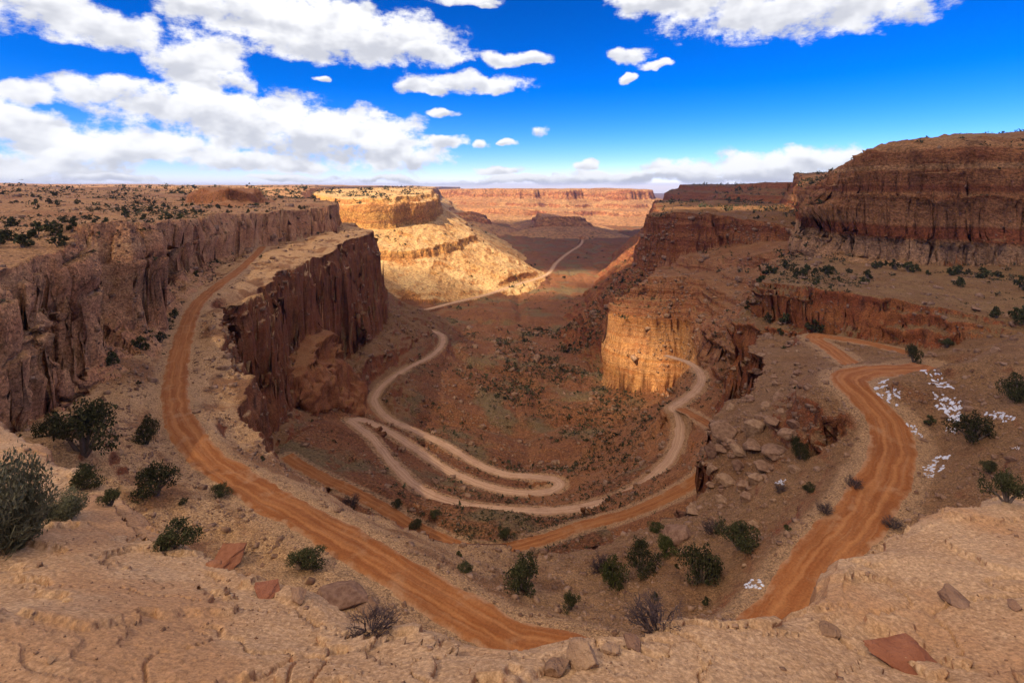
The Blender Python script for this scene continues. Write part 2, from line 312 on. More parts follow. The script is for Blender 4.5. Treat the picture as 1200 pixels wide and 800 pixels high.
for k, (pts, w, m) in ROADS.items():
    R = spline([up(*p) for p in pts], 10)
    z = R[:, 2].copy()
    for _ in range(6): z[1:-1] = (z[:-2] + z[1:-1] * 2 + z[2:]) / 4
    R[:, 2] = z; ROADP[k] = R

NM = ['canyon_floor'] + [t.name for t in T]; FGL, BTL, MSL = NM.index('foreground_rock'), NM.index('butte'), NM.index('mesa')
def lodw(wl, r): return sstep(wl / (r * .006 + 1e-6), .8, 2.5)
def height(x, y):
    """terrain height, which terrace it belongs to, and how far a road is"""
    z = low(x, y).astype(float); lab = np.zeros(len(x), np.int16)
    for i, t in enumerate(T):
        m = (x > t.bb[0]) & (x < t.bb[1]) & (y > t.bb[2]) & (y < t.bb[3])
        if not m.any(): continue
        idx = np.nonzero(m)[0]
        zt, ins, d = t(x[idx], y[idx])
        k = zt > z[idx]
        z[idx[k]] = zt[k]; lab[idx[k]] = i + 1
    r = np.hypot(x, y)
    rd = np.full(len(x), 1e9); rz = np.zeros(len(x))
    for k, (pts, w, m_) in ROADS.items():
        R = ROADP[k]
        m = (x > R[:, 0].min() - 20) & (x < R[:, 0].max() + 20) & (y > R[:, 1].min() - 20) & (y < R[:, 1].max() + 20)
        if not m.any(): continue
        idx = np.nonzero(m)[0]; X, Yy = x[idx], y[idx]; best = np.full(len(idx), 1e9); bz = np.zeros(len(idx))
        for i in range(len(R) - 1):
            A, B = R[i], R[i + 1]; dx, dy = B[0] - A[0], B[1] - A[1]; L2 = dx * dx + dy * dy + 1e-9
            t = np.clip(((X - A[0]) * dx + (Yy - A[1]) * dy) / L2, 0, 1)
            d2 = (X - A[0] - t * dx) ** 2 + (Yy - A[1] - t * dy) ** 2; q = d2 < best
            best = np.where(q, d2, best); bz = np.where(q, A[2] + t * (B[2] - A[2]), bz)
        d = np.sqrt(best) - w / 2
        ok = (np.abs(z[idx] - bz) < (45 if k == 'valley' else 16)) & (d < rd[idx])
        rd[idx[ok]] = d[ok]; rz[idx[ok]] = bz[ok]
    amp = np.zeros(len(x))
    for wl, a, sd_ in ((60, 1.6, 1), (22, 1.0, 2), (8, .5, 3), (3.2, .30, 4), (1.3, .17, 5), (.5, .06, 6), (.2, .02, 7)):
        am = a * np.where(lab == FGL, .5 if wl > 1.4 else .28, np.where(lab == MSL, .5, 1.0)) * lodw(wl, r) * np.clip(r / (wl * .35), 0, 1)
        amp += am * vnoise(x / wl + 3.3, y / wl + 9.1, seed=sd_ * 7)
    gul = (lab == 0) | (lab == 1) | (lab == BTL)
    for wl, a, sd_ in ((70, 5.0, 31), (26, 2.2, 32), (9, .8, 33)):      # washes and gullies
        q = vnoise(x / wl + 1.3, y / (wl * 1.6) + 4.1, seed=sd_)
        amp += np.where(gul, a, a * .15) * lodw(wl, r) * np.clip((r - 45) / 250, 0, 1) * (np.clip(np.abs(q) * 3, 0, 1) - .8)
    fg = lab == FGL
    if fg.any():       # cross bedding and cracks of the slickrock
        xf, yf = x[fg], y[fg]
        wv = vnoise(xf / 1.6, yf / 1.6, seed=61)
        t1 = (yf * .93 - xf * .25 + .8 * wv + .25 * vnoise(xf / .5, yf / .5, seed=66)) / .55; t2 = t1 - np.floor(t1)
        amp[fg] += .045 * t2 * (.4 + .6 * vnoise(xf / 1.1, yf / 1.1, seed=62)) * lodw(.3, r[fg])
        ck = np.abs(vnoise(xf / 1.9 + 4, yf / 1.3, seed=63) + .35 * vnoise(xf / .5, yf / .5, seed=64))
        amp[fg] -= .06 * (1 - sstep(ck, .0, .05)) * lodw(.2, r[fg])
        amp[fg] += .10 * sstep(vnoise(xf / 1.2 + 9, yf / .8 + 3, seed=65) + .3 * vnoise(xf / .3, yf / .3, seed=67), .25, .33)
    for wl, a, sd_ in ((800, 9, 1), (260, 5, 2), (110, 3, 3)):
        amp += a * np.clip((r - 500) / 900, 0, 1) * vnoise(x / wl + 3.3, y / wl + 9.1, seed=sd_ * 17)
    nm = sstep(rd, 0.3, 6.0)
    z2 = z + amp * nm
    b = 1 - sstep(rd, 0.2, 3.0 + np.minimum(np.abs(z - rz) * 1.7, 10))
    z2 = np.where(rd < 50, z2 * (1 - b) + (rz - .05) * b, z2)
    return z2, lab, rd

def build_mesh():
    rs = [0.01] + list(np.geomspace(2.2, 120, 34)) + list(np.geomspace(128, 3000, 52)) + list(np.geomspace(3300, 22000, 14))
    az = np.radians(np.r_[np.arange(-180, -60, 8), np.arange(-60, 60, 1.5), np.arange(60, 180, 8)])
    R, A = np.meshgrid(rs[1:], az, indexing='ij')
    x = np.r_[0.0, (R * np.sin(A)).ravel()]; y = np.r_[0.0, (R * np.cos(A)).ravel()]
    na = len(az); tri = []
    for j in range(na): tri.append((0, 1 + (j + 1) % na, 1 + j))
    for i in range(len(rs) - 2):
        for j in range(na):
            a = 1 + i * na + j; b = 1 + i * na + (j + 1) % na; c = a + na; d = b + na
            tri += [(a, b, d), (a, d, c)]
    tri = np.array(tri, np.int64)
    z, lab, rd = height(x, y)
    for level in range(13):
        P = np.c_[x, y, z]
        pix = 512.0
        dist = np.sqrt(x * x + y * y + z * z)
        # weight: inside the view fully refined, elsewhere coarse
        zz = np.maximum(y, .5)
        uu = np.abs(x) / zz
        inv = (y > .4) & (uu < 1.12) & ((-z / zz) < 1.1)
        tolv = np.where(inv, 2.0, 22.0)
        v0, v1, v2 = P[tri[:, 0]], P[tri[:, 1]], P[tri[:, 2]]
        nrm = np.cross(v1 - v0, v2 - v0); back = (nrm * v0).sum(1) > 0
        tolt = np.where(back, 9.0, 1.0)
        E = np.vstack([tri[:, [0, 1]], tri[:, [1, 2]], tri[:, [2, 0]]]); S = np.sort(E, 1)
        key = S[:, 0] * (len(x) + 1) + S[:, 1]
        uq, first, inv_i = np.unique(key, return_index=True, return_inverse=True)
        ue = S[first]
        L = np.linalg.norm(P[ue[:, 0]] - P[ue[:, 1]], axis=1)
        dm = np.minimum(dist[ue[:, 0]], dist[ue[:, 1]])
        px = L / np.maximum(dm, 1) * pix / np.minimum(tolv[ue[:, 0]], tolv[ue[:, 1]])
        nt = len(tri)
        tf = np.full(len(uq), 1e9)
        np.minimum.at(tf, inv_i, np.tile(tolt, 3))
        hor = np.hypot(x[ue[:, 0]] - x[ue[:, 1]], y[ue[:, 0]] - y[ue[:, 1]])
        mark = (px > tf) & (hor > dm * .00055)
        if level >= 12 or not mark.any(): break
        mi = np.nonzero(mark)[0]
        jit = 0.0
        mx = (x[ue[mi, 0]] + x[ue[mi, 1]]) / 2; my = (y[ue[mi, 0]] + y[ue[mi, 1]]) / 2
        mz, ml, mr = height(mx, my)
        nid = np.full(len(uq), -1, np.int64); nid[mi] = len(x) + np.arange(len(mi))
        x = np.r_[x, mx]; y = np.r_[y, my]; z = np.r_[z, mz]; lab = np.r_[lab, ml]; rd = np.r_[rd, mr]
        e = nid[inv_i].reshape(3, nt).T          # midpoints of edges 01, 12, 20
        cnt = (e >= 0).sum(1)
        out = [tri[cnt == 0]]
        m = cnt == 3; t, q = tri[m], e[m]
        out += [np.c_[t[:, 0], q[:, 0], q[:, 2]], np.c_[q[:, 0], t[:, 1], q[:, 1]], np.c_[q[:, 2], q[:, 1], t[:, 2]], q]
        for r_ in range(3):
            t = np.roll(tri, -r_, 1); q = np.roll(e, -r_, 1)
            m = (cnt == 1) & (q[:, 0] >= 0); a, b, c, k = t[m, 0], t[m, 1], t[m, 2], q[m, 0]
            out += [np.c_[a, k, c], np.c_[k, b, c]]
            m = (cnt == 2) & (q[:, 2] < 0); a, b, c, k, l = t[m, 0], t[m, 1], t[m, 2], q[m, 0], q[m, 1]
            out += [np.c_[k, b, l], np.c_[a, k, l], np.c_[a, l, c]]
        tri = np.vstack(out)
        if len(tri) > 1700000: break
    print('terrain verts', len(x), 'tris', len(tri), 'levels', level)
    return np.c_[x, y, z], tri, lab, rd
import time; _t0 = time.time()
GP, GT, GL, GR = build_mesh()
print('mesh time', time.time() - _t0)

def vnormals(P, Tr):
    n = np.cross(P[Tr[:, 1]] - P[Tr[:, 0]], P[Tr[:, 2]] - P[Tr[:, 0]])
    N = np.zeros_like(P)
    for k in range(3):
        for c in range(3): N[:, c] += np.bincount(Tr[:, k], n[:, c], len(P))
    return N / (np.linalg.norm(N, axis=1, keepdims=True) + 1e-12)
def displace(P, Tr, L, Rd):
    """blocks, fractures and strata on the steep faces, pushed along the normal"""
    fr_ = {'bench': 1.0, 'lower_bench': 1.0, 'ledges': .35, 'ledge': .9, 'right_cliff': .22, 'plateau': 1.1, 'foreground_rock': .35, 'canyon_floor': 1.0}
    st_ = {'bench': .55, 'lower_bench': 1.0, 'ledges': 1.8, 'ledge': 1.7, 'right_cliff': 2.6, 'plateau': .9, 'foreground_rock': 1.0, 'canyon_floor': 1.0}
    nm_ = ['canyon_floor'] + [t.name for t in T]
    FR = np.array([fr_.get(n, .7) for n in nm_])[L]; ST = np.array([st_.get(n, 1.6) for n in nm_])[L]
    N = vnormals(P, Tr); x, y, z = P.T; r = np.sqrt((P ** 2).sum(1))
    steep = sstep(1 - np.abs(N[:, 2]), .25, .6) * sstep(Rd, .5, 5)
    d = np.zeros(len(P))
    for wl, s in ((40, 11), (16, 12), (7, 13), (3, 14), (1.3, 15), (.5, 16)):
        w = lodw(wl * .8, r) * np.clip(r / (wl * 3.5), 0, 1)
        b = vnoise(x / wl, y / wl, z / (wl * 1.6), seed=s)
        fr = 1 - np.abs(vnoise(x / wl * .8 + 7, y / wl * .8, z / (wl * 5), seed=s + 40)) * 5
        d += FR * w * wl * (.08 * b - .085 * np.clip(fr, 0, 1))
    for wl, s in ((9, 31), (4, 32), (1.8, 33)):      # joint blocks with sharp edges
        w = lodw(wl, r) * np.clip(r / (wl * 6), 0, 1)
        ux = x / wl + .5 * vnoise(x / wl / 2, z / wl / 2, seed=s); uy = y / wl + .5 * vnoise(y / wl / 2, z / wl / 2, seed=s + 1); uz = z / (wl * 1.25) + .4 * vnoise(x / wl / 3, y / wl / 3, seed=s + 2)
        d += np.where(L == FGL, 0, 1) * w * wl * .085 * _h(np.floor(ux).astype(np.int64), np.floor(uy).astype(np.int64), np.floor(uz).astype(np.int64), s)
    for wl, s in ((14, 21), (6, 22), (2.6, 23), (1.1, 24), (.45, 25)):
        w = lodw(wl, r) * np.clip(r / (wl * 6), 0, 1)
        zz = z + .8 * wl * vnoise(x / (wl * 9), y / (wl * 9), seed=s + 3)
        q = vnoise(zz / wl, x / (wl * 16), y / (wl * 16), seed=s)
        d += ST * w * wl * .11 * np.clip(q * 4, -1, 1)
    d *= np.where(L == FGL, .35, np.where(L == 1, .75, 1.0))
    P2 = P + N * (d * steep)[:, None]
    return P2
GP = displace(GP, GT, GL, GR)

# ------------------------------------------------------------------ materials
def rock_mat(name, cols, flat, sc, strata=.5, strata_sc=.3, varnish_shade=.4, speck=.3, speckcol=(.05,.045,.025), bump=.5, flat_lo=.72, flat_hi=.9, tint2=None, streak=0.0, crack=True, brown=None, upper=None, micro=.7, bands=()):
    W = lambda c: (c[0] * .96, c[1] * .80, c[2] * .56)
    cols = [W(c) for c in cols]; flat = [W(c) for c in flat]; tint2 = W(tint2) if tint2 else None; speckcol = W(speckcol)
    m = bpy.data.materials.new(name); m.use_nodes = True; T_ = NT(m.node_tree)
    bsdf = m.node_tree.nodes['Principled BSDF']; bsdf.inputs['Roughness'].default_value = .93
    bsdf.inputs['Specular IOR Level'].default_value = .15
    geo = T_.node('ShaderNodeNewGeometry'); pos = geo.outputs['Position']; nor = geo.outputs['Normal']
    p = T_.vmath('SCALE', pos, scale=1.0 / sc)
    X, Y, Z = T_.sep(p)
    n1 = T_.noise(p, .6, 6, .6); n2 = T_.noise(p, 3.1, 8, .62); n3 = T_.noise(p, 14, 6, .65)
    # strata follow the height, gently warped
    zz = T_.math('ADD', Z, T_.math('MULTIPLY', n1, .8))
    sv = T_.vec(T_.math('MULTIPLY', X, .03), T_.math('MULTIPLY', Y, .03), T_.math('MULTIPLY', zz, 1.0 / strata_sc))
    st = T_.noise(sv, 1.0, 7, .7)
    st2 = T_.ss(st, .38, .62)
    base = T_.mix(T_.ss(n1, .35, .65), cols[0], cols[1])
    base = T_.mix(T_.math('MULTIPLY', st2, strata), base, cols[2])
    base = T_.mix(T_.math('MULTIPLY', T_.ss(n2, .5, .72), .55), base, cols[3])
    if upper is not None:   # dark red beds over the golden sandstone
        hb = T_.ss(T_.math('ADD', T_.sep(pos)[2], T_.math('MULTIPLY', T_.math('SUBTRACT', n1, .5), 8)), upper - 3, upper + 3)
        base = T_.mix(T_.math('MULTIPLY', hb, .85), base, T_.mix(st2, W((.20, .07, .04)), W((.38, .2, .12))))
    for (z0, z1, soft, colr, amt) in bands:
        zw = T_.math('ADD', T_.sep(pos)[2], T_.math('MULTIPLY', T_.math('SUBTRACT', n1, .5), soft * 2))
        base = T_.mix(T_.math('MULTIPLY', T_.math('MULTIPLY', T_.ss(zw, z0 - soft, z0 + soft), T_.math('SUBTRACT', 1.0, T_.ss(zw, z1 - soft, z1 + soft))), amt), base, W(colr))
    # vertical mineral streaks, made darker to stand in for crevice shade
    vs = T_.noise(T_.vec(X, Y, T_.math('MULTIPLY', Z, .12)), 1.6, 6, .6)
    base = T_.mix(T_.math('MULTIPLY', T_.ss(vs, .5, .68), varnish_shade), base, (.055, .024, .016))
    if streak: base = T_.mix(T_.math('MULTIPLY', T_.ss(T_.noise(T_.vec(X, Y, T_.math('MULTIPLY', Z, .06)), 2.4, 5, .6), .52, .62), streak), base, cols[1])
    nz = T_.sep(nor)[2]
    fl = T_.ss(T_.math('ADD', nz, T_.math('MULTIPLY', T_.math('SUBTRACT', n2, .5), .35)), flat_lo, flat_hi)
    fcol = T_.mix(T_.ss(n1, .38, .62), flat[0], flat[1])
    fcol = T_.mix(T_.math('MULTIPLY', T_.ss(n3, .45, .7), .5), fcol, flat[2])
    if tint2: fcol = T_.mix(T_.ss(T_.noise(p, .23, 5, .6), .5, .6), fcol, tint2)
    if brown:      # the eastern side of the bench is darker, browner soil
        wx_ = T_.sep(pos)[0]
        fcol = T_.mix(T_.math('MULTIPLY', T_.math('MAXIMUM', T_.ss(T_.math('ADD', wx_, T_.math('MULTIPLY', T_.math('SUBTRACT', n1, .5), 60)), -22, 22), T_.ss(T_.sep(pos)[2], -64, -78)), .85), fcol, T_.mix(T_.ss(n2, .4, .65), W(brown[0]), W(brown[1])))
    col = T_.mix(fl, base, fcol)
    vg = T_.node('ShaderNodeAttribute'); vg.attribute_name = 'verge'
    vf = T_.ss(T_.math('ADD', vg.outputs['Fac'], T_.math('MULTIPLY', T_.math('SUBTRACT', T_.noise(pos, .35, 5, .6), .5), 1.1)), .25, .8)
    col = T_.mix(T_.math('MULTIPLY', vf, .7), col, (.46, .27, .13))
    # stones and scrub as speckle
    v1 = T_.voro(p, 7.0); v2 = T_.voro(p, 17.0)
    sp = T_.math('MULTIPLY', T_.math('SUBTRACT', 1.0, T_.ss(v1.outputs['Distance'], .16, .42)), T_.ss(T_.noise(p, 1.3, 4, .6), .42, .6))
    col = T_.mix(T_.math('MULTIPLY', T_.math('MULTIPLY', sp, fl), speck), col, speckcol)
    col = T_.mix(T_.math('MULTIPLY', T_.math('SUBTRACT', T_.sep(v2.outputs['Color'])[0], .5), .35), col, (.5, .42, .32), 'SOFT_LIGHT')
    n4 = T_.noise(p, 34, 5, .7); mc = T_.ss(T_.math('ADD', T_.math('MULTIPLY', n3, .6), T_.math('MULTIPLY', n4, .4)), .3, .7); MICRO = T_.vec(mc, mc, mc)
    # joints and cracks
    ck = T_.voro(T_.vmath('ADD', p, T_.vmath('SCALE', T_.vec(n2, n3, n1), scale=1.2)), 1.7, 'DISTANCE_TO_EDGE')
    col = T_.mix(T_.math('MULTIPLY', T_.math('SUBTRACT', 1.0, T_.ss(ck.outputs['Distance'], .0, .05)), .5 if crack else 0.0), col, (.05, .025, .015))
    col = T_.mix(micro, col, MICRO, 'OVERLAY')
    T_.l.new(col, bsdf.inputs['Base Color'])
    h = T_.math('ADD', T_.math('MULTIPLY', n2, .5), T_.math('MULTIPLY', n3, .16))
    h = T_.math('ADD', h, T_.math('MULTIPLY', T_.math('MULTIPLY', st, T_.math('SUBTRACT', 1, fl)), .35))
    h = T_.math('ADD', h, T_.math('MULTIPLY', v1.outputs['Distance'], -.10))
    bp = T_.node('ShaderNodeBump'); bp.inputs['Strength'].default_value = bump; bp.inputs['Distance'].default_value = sc * .5
    T_.l.new(h, bp.inputs['Height']); T_.l.new(bp.outputs[0], bsdf.inputs['Normal'])
    return m
RED = (.26, .085, .038); ORG = (.38, .165, .07); TAN = (.47, .29, .17); PALE = (.56, .40, .26); DRK = (.13, .05, .03); GOLD = (.55, .30, .11)
MAT = {
 'floor': rock_mat('canyon_floor_dirt', [(.2,.08,.04),(.26,.11,.055),(.3,.16,.09),DRK], [(.22,.095,.05),(.27,.13,.07),(.32,.18,.11)], 14, .4, .25, .15, .75, (.07,.05,.025), .8, tint2=(.21,.16,.10)),
 'bench': rock_mat('pale_bench_rubble', [RED,(.3,.14,.08),(.2,.09,.05),DRK], [(.50,.33,.20),(.55,.38,.25),(.58,.44,.31)], 3.4, .5, .5, .65, .55, (.16,.09,.05), .8, .6, .85, (.30,.17,.10), brown=((.20,.12,.07),(.27,.165,.10))),
 'lower_bench': rock_mat('red_bench_rubble', [ORG,(.3,.13,.06),TAN,DRK], [(.25,.11,.055),(.3,.15,.08),(.34,.2,.12)], 6, .5, .3, .3, .6, (.09,.055,.03), .6),
 'ledges': rock_mat('layered_ledge_rock', upper=-116, cols=[(.36,.15,.06),(.46,.24,.1),(.5,.31,.18),DRK], flat=[(.26,.125,.065),(.33,.19,.11),(.18,.11,.06)], sc=9, strata=.75, strata_sc=.22, varnish_shade=.35, speck=.5, speckcol=(.06,.045,.025), bump=.6),
 'ledge': rock_mat('ledge_rock', [(.3,.1,.05),ORG,RED,DRK], [(.29,.19,.11),(.24,.14,.08),(.17,.14,.065)], 5, .3, .5, .6, .7, (.06,.05,.025), .6, .6, .85, None, .3),
 'right_cliff': rock_mat('red_cliff_rock', [(.22,.075,.038),(.33,.15,.075),(.44,.24,.13),(.13,.05,.03)], [(.42,.26,.15),(.3,.15,.08),(.2,.14,.07)], 16, .7, .22, .5, .5, (.05,.05,.025), .9, .8, .93, crack=False, bands=((-60, -30, 1.5, (.50,.33,.22), .75), (-29, -22, 1, (.24,.075,.04), .8), (-21, -14, 1, (.42,.23,.13), .6), (-3, 1, 1, (.18,.06,.035), .7), (10, 13, .8, (.5,.32,.19), .6), (22, 40, 2, (.46,.29,.17), .6))),
 'plateau': rock_mat('buff_cliff_rock', [(.52,.29,.19),(.60,.38,.25),(.44,.2,.13),(.3,.13,.08)], [(.42,.26,.16),(.46,.3,.19),(.36,.19,.1)], 8, .4, .6, .45, .55, (.09,.065,.03), .7, .72, .9, (.36,.2,.12)),
 'foreground_rock': rock_mat('slickrock', micro=.42, crack=False, cols=[(.36,.2,.12),(.42,.26,.16),(.3,.15,.09),(.24,.12,.07)], flat=[(.44,.30,.205),(.50,.36,.26),(.57,.46,.36)], sc=.9, strata=.5, strata_sc=.3, varnish_shade=.15, speck=.35, speckcol=(.2,.11,.07), bump=.35, flat_lo=.5, flat_hi=.8, tint2=(.45,.29,.19)),
 'mesa': rock_mat('mesa_rock', [(.52,.28,.11),(.6,.36,.14),(.42,.19,.08),(.34,.13,.05)], [(.66,.50,.30),(.60,.40,.21),(.5,.33,.17)], 45, .75, .25, .2, .2, (.1,.07,.03), .6, .75, .93),
 'far_mesa': rock_mat('far_mesa_rock', [(.46,.21,.11),(.54,.31,.17),(.30,.11,.06),RED], [(.54,.33,.18),(.46,.25,.14),(.42,.24,.14)], 150, .85, .16, .3, .3, (.1,.07,.03), .6, .8, .95),
 'butte': rock_mat('butte_rock', [(.2,.065,.03),(.23,.075,.035),(.38,.18,.09),(.09,.035,.02)], [(.25,.14,.07),(.21,.11,.055),(.17,.14,.065)], 18, .75, .22, .3, .8, (.06,.055,.025), .7, .78, .92),
 'upper_ledges': None, 'front_ledges': None,
 'spur': rock_mat('orange_spur_rock', [(.30,.12,.06),(.38,.19,.1),(.24,.09,.05),(.16,.06,.03)], [(.3,.14,.07),(.36,.2,.11),(.26,.11,.06)], 5, .3, .5, .3, .3),
 'dome': rock_mat('dome_rock', [(.32,.13,.06),(.4,.19,.09),RED,DRK], [(.36,.18,.1),(.4,.22,.13),(.3,.15,.08)], 12, .4, .6, .3, .3),
}
def road_mat(name, a, b, edge):
    m = bpy.data.materials.new(name); m.use_nodes = True; T_ = NT(m.node_tree); bsdf = m.node_tree.nodes['Principled BSDF']
    bsdf.inputs['Roughness'].default_value = .95; bsdf.inputs['Specular IOR Level'].default_value = .1
    at = T_.node('ShaderNodeUVMap'); U, V, _ = T_.sep(at.outputs[0])     # U across in -1..1 (stored 0..1), V metres along
    ac = T_.math('ABSOLUTE', T_.math('SUBTRACT', T_.math('MULTIPLY', U, 2), 1))
    geo = T_.node('ShaderNodeNewGeometry'); p = geo.outputs['Position']
    n = T_.noise(p, .5, 6, .6); n3 = T_.noise(p, 3.5, 6, .65)
    Uw = T_.math('ADD', U, T_.math('MULTIPLY', T_.math('SUBTRACT', T_.noise(p, .12, 4, .6), .5), .45)); blo = T_.noise(p, .09, 5, .65)
    lane = T_.noise(T_.vec(T_.math('MULTIPLY', Uw, 5), T_.math('MULTIPLY', V, .035), 0), 1, 6, .65)
    lane2 = T_.noise(T_.vec(T_.math('MULTIPLY', Uw, 16), T_.math('MULTIPLY', V, .09), 3), 1, 6, .65)
    c = T_.mix(T_.ss(lane, .38, .62), a, b)
    c = T_.mix(T_.math('MULTIPLY', T_.ss(lane2, .5, .7), .4), c, edge)
    c = T_.mix(T_.math('MULTIPLY', T_.ss(blo, .45, .65), .4), c, (a[0] * .62, a[1] * .6, a[2] * .7))
    c = T_.mix(T_.math('MULTIPLY', T_.ss(T_.noise(p, .22, 5, .65), .54, .68), .5), c, edge)
    c = T_.mix(T_.math('MULTIPLY', T_.ss(T_.math('ADD', ac, T_.math('MULTIPLY', T_.math('SUBTRACT', n, .5), .6)), .82, 1.0), .8), c, edge)
    # two worn wheel tracks each way
    wt = T_.math('ADD', T_.math('ABSOLUTE', T_.math('SUBTRACT', T_.math('ABSOLUTE', T_.math('SUBTRACT', Uw, .5)), .17)), T_.math('MULTIPLY', T_.math('SUBTRACT', T_.noise(p, .6, 4, .6), .5), .10))
    c = T_.mix(T_.math('MULTIPLY', T_.math('SUBTRACT', 1.0, T_.ss(wt, .0, .07)), .55), c, (b[0] * 1.25, b[1] * 1.35, b[2] * 1.4))
    c = T_.mix(.5, c, T_.vec(n3, n3, n3), 'OVERLAY')
    T_.l.new(c, bsdf.inputs['Base Color'])
    bp = T_.node('ShaderNodeBump'); bp.inputs['Strength'].default_value = .6; bp.inputs['Distance'].default_value = .35
    T_.l.new(T_.math('ADD', T_.math('ADD', lane, T_.math('MULTIPLY', lane2, .5)), T_.math('MULTIPLY', n3, .3)), bp.inputs['Height']); T_.l.new(bp.outputs[0], bsdf.inputs['Normal'])
    return m
MAT['upper_ledges'] = MAT['front_ledges'] = MAT['ledges']
MAT['clay'] = road_mat('orange_clay', (.29,.095,.026), (.38,.148,.048), (.43,.235,.115))
MAT['pale'] = road_mat('pale_dirt', (.46,.26,.145), (.53,.32,.185), (.36,.18,.09))

# ------------------------------------------------------------------ terrain objects
def mesh_obj(name, P, Tr, mat, smooth=True, parent=None):
    me = bpy.data.meshes.new(name)
    me.vertices.add(len(P)); me.vertices.foreach_set('co', np.ascontiguousarray(P, np.float32).ravel())
    me.loops.add(len(Tr) * 3); me.loops.foreach_set('vertex_index', Tr.astype(np.int32).ravel())
    me.polygons.add(len(Tr)); me.polygons.foreach_set('loop_start', np.arange(0, len(Tr) * 3, 3, dtype=np.int32))
    me.polygons.foreach_set('loop_total', np.full(len(Tr), 3, np.int32))
    if smooth: me.polygons.foreach_set('use_smooth', np.ones(len(Tr), bool))
    me.materials.append(mat); me.update(); me.validate()
    o = bpy.data.objects.new(name, me); C.objects.link(o)
    if parent: o.parent = parent
    return o
OBJN = ['canyon_floor'] + [t.name for t in T]
OM = {'mesa': 'mesa'}
fl = np.sort(GL[GT], 1)[:, 1]
for i, nme in enumerate(OBJN):
    f = GT[fl == i]
    if len(f) == 0: continue
    used, inv = np.unique(f, return_inverse=True)
    mt = MAT['floor'] if i == 0 else MAT.get(nme)
    if nme == 'mesa' and GP[used][:, 1].mean() > 2000 : mt = MAT['far_mesa']
    if nme == 'mesa' and GP[used][:, 0].mean() > 300 and GP[used][:, 1].mean() < 2500: mt = MAT['butte']
    plain = {'bench': 'terrace', 'lower_bench': 'terrace', 'ledges': 'ledge', 'right_cliff': 'cliff', 'foreground_rock': 'rock_rim', 'dome': 'hill', 'spur': 'rock_spur', 'upper_ledges': 'ledge', 'front_ledges': 'ledge'}.get(nme, nme)
    o = mesh_obj(plain, GP[used], inv.reshape(-1, 3), mt, smooth=nme in ('foreground_rock', 'mesa', 'canyon_floor'))
    at_ = o.data.attributes.new('verge', 'FLOAT', 'POINT'); at_.data.foreach_set('value', (1 - sstep(GR[used], .2, 4.5)).astype(np.float32))
    o['kind'] = 'structure'
def ribbon(name, R, w, mat, seed):
    d = np.gradient(R[:, :2], axis=0); d /= np.linalg.norm(d, axis=1, keepdims=True) + 1e-9
    nx, ny = d[:, 1], -d[:, 0]; s = np.r_[0, np.cumsum(np.linalg.norm(np.diff(R, axis=0), axis=1))]
    ss_ = np.arange(0, s[-1], .8); R2 = np.c_[[np.interp(ss_, s, R[:, k]) for k in range(3)]].T
    nx = np.interp(ss_, s, nx); ny = np.interp(ss_, s, ny); K = 12
    V = []; UV = []
    for j in range(K + 1):
        c = j / K * 2 - 1
        off = c * (w / 2 + (.5 if abs(c) > .99 else 0) + .35 * (vnoise(ss_ / 4, ss_ * 0 + (5 if c > 0 else 9), seed=seed) + .6 * vnoise(ss_ / 1.4, ss_ * 0 + (5 if c > 0 else 9), seed=seed + 2)) * abs(c))
        X = R2[:, 0] + nx * off; Y = R2[:, 1] + ny * off
        zz = R2[:, 2] + .12 - .30 * (abs(c) > .99) + .05 * vnoise(X / 1.1, Y / 1.1, seed=3) - .10 * math.exp(-((abs(c) - .45) / .14) ** 2)
        V.append(np.c_[X, Y, zz]); UV.append(np.c_[np.full(len(ss_), j / K), ss_])
    n = len(ss_); V = np.vstack(V); UV = np.vstack(UV)
    i = np.arange(n - 1); F_ = []
    for j in range(K):
        a = j * n + i; b = a + 1; c = a + n; e = c + 1
        F_ += [np.c_[a, b, e], np.c_[a, e, c]]
    F_ = np.vstack(F_)
    v = V[F_[:, :]]; nz = np.cross(v[:, 1] - v[:, 0], v[:, 2] - v[:, 0])[:, 2].mean()
    if nz < 0: F_ = F_[:, ::-1]
    o = mesh_obj(name, V, F_, mat); uv = o.data.uv_layers.new(name='UVMap')
    uv.data.foreach_set('uv', UV[F_.ravel()].astype(np.float32).ravel())
    o['kind'] = 'structure'; return o
for i, (k, (pts, w, m)) in enumerate(ROADS.items()):
    ribbon('dirt_road', ROADP[k], w, MAT[m], 50 + i * 5)
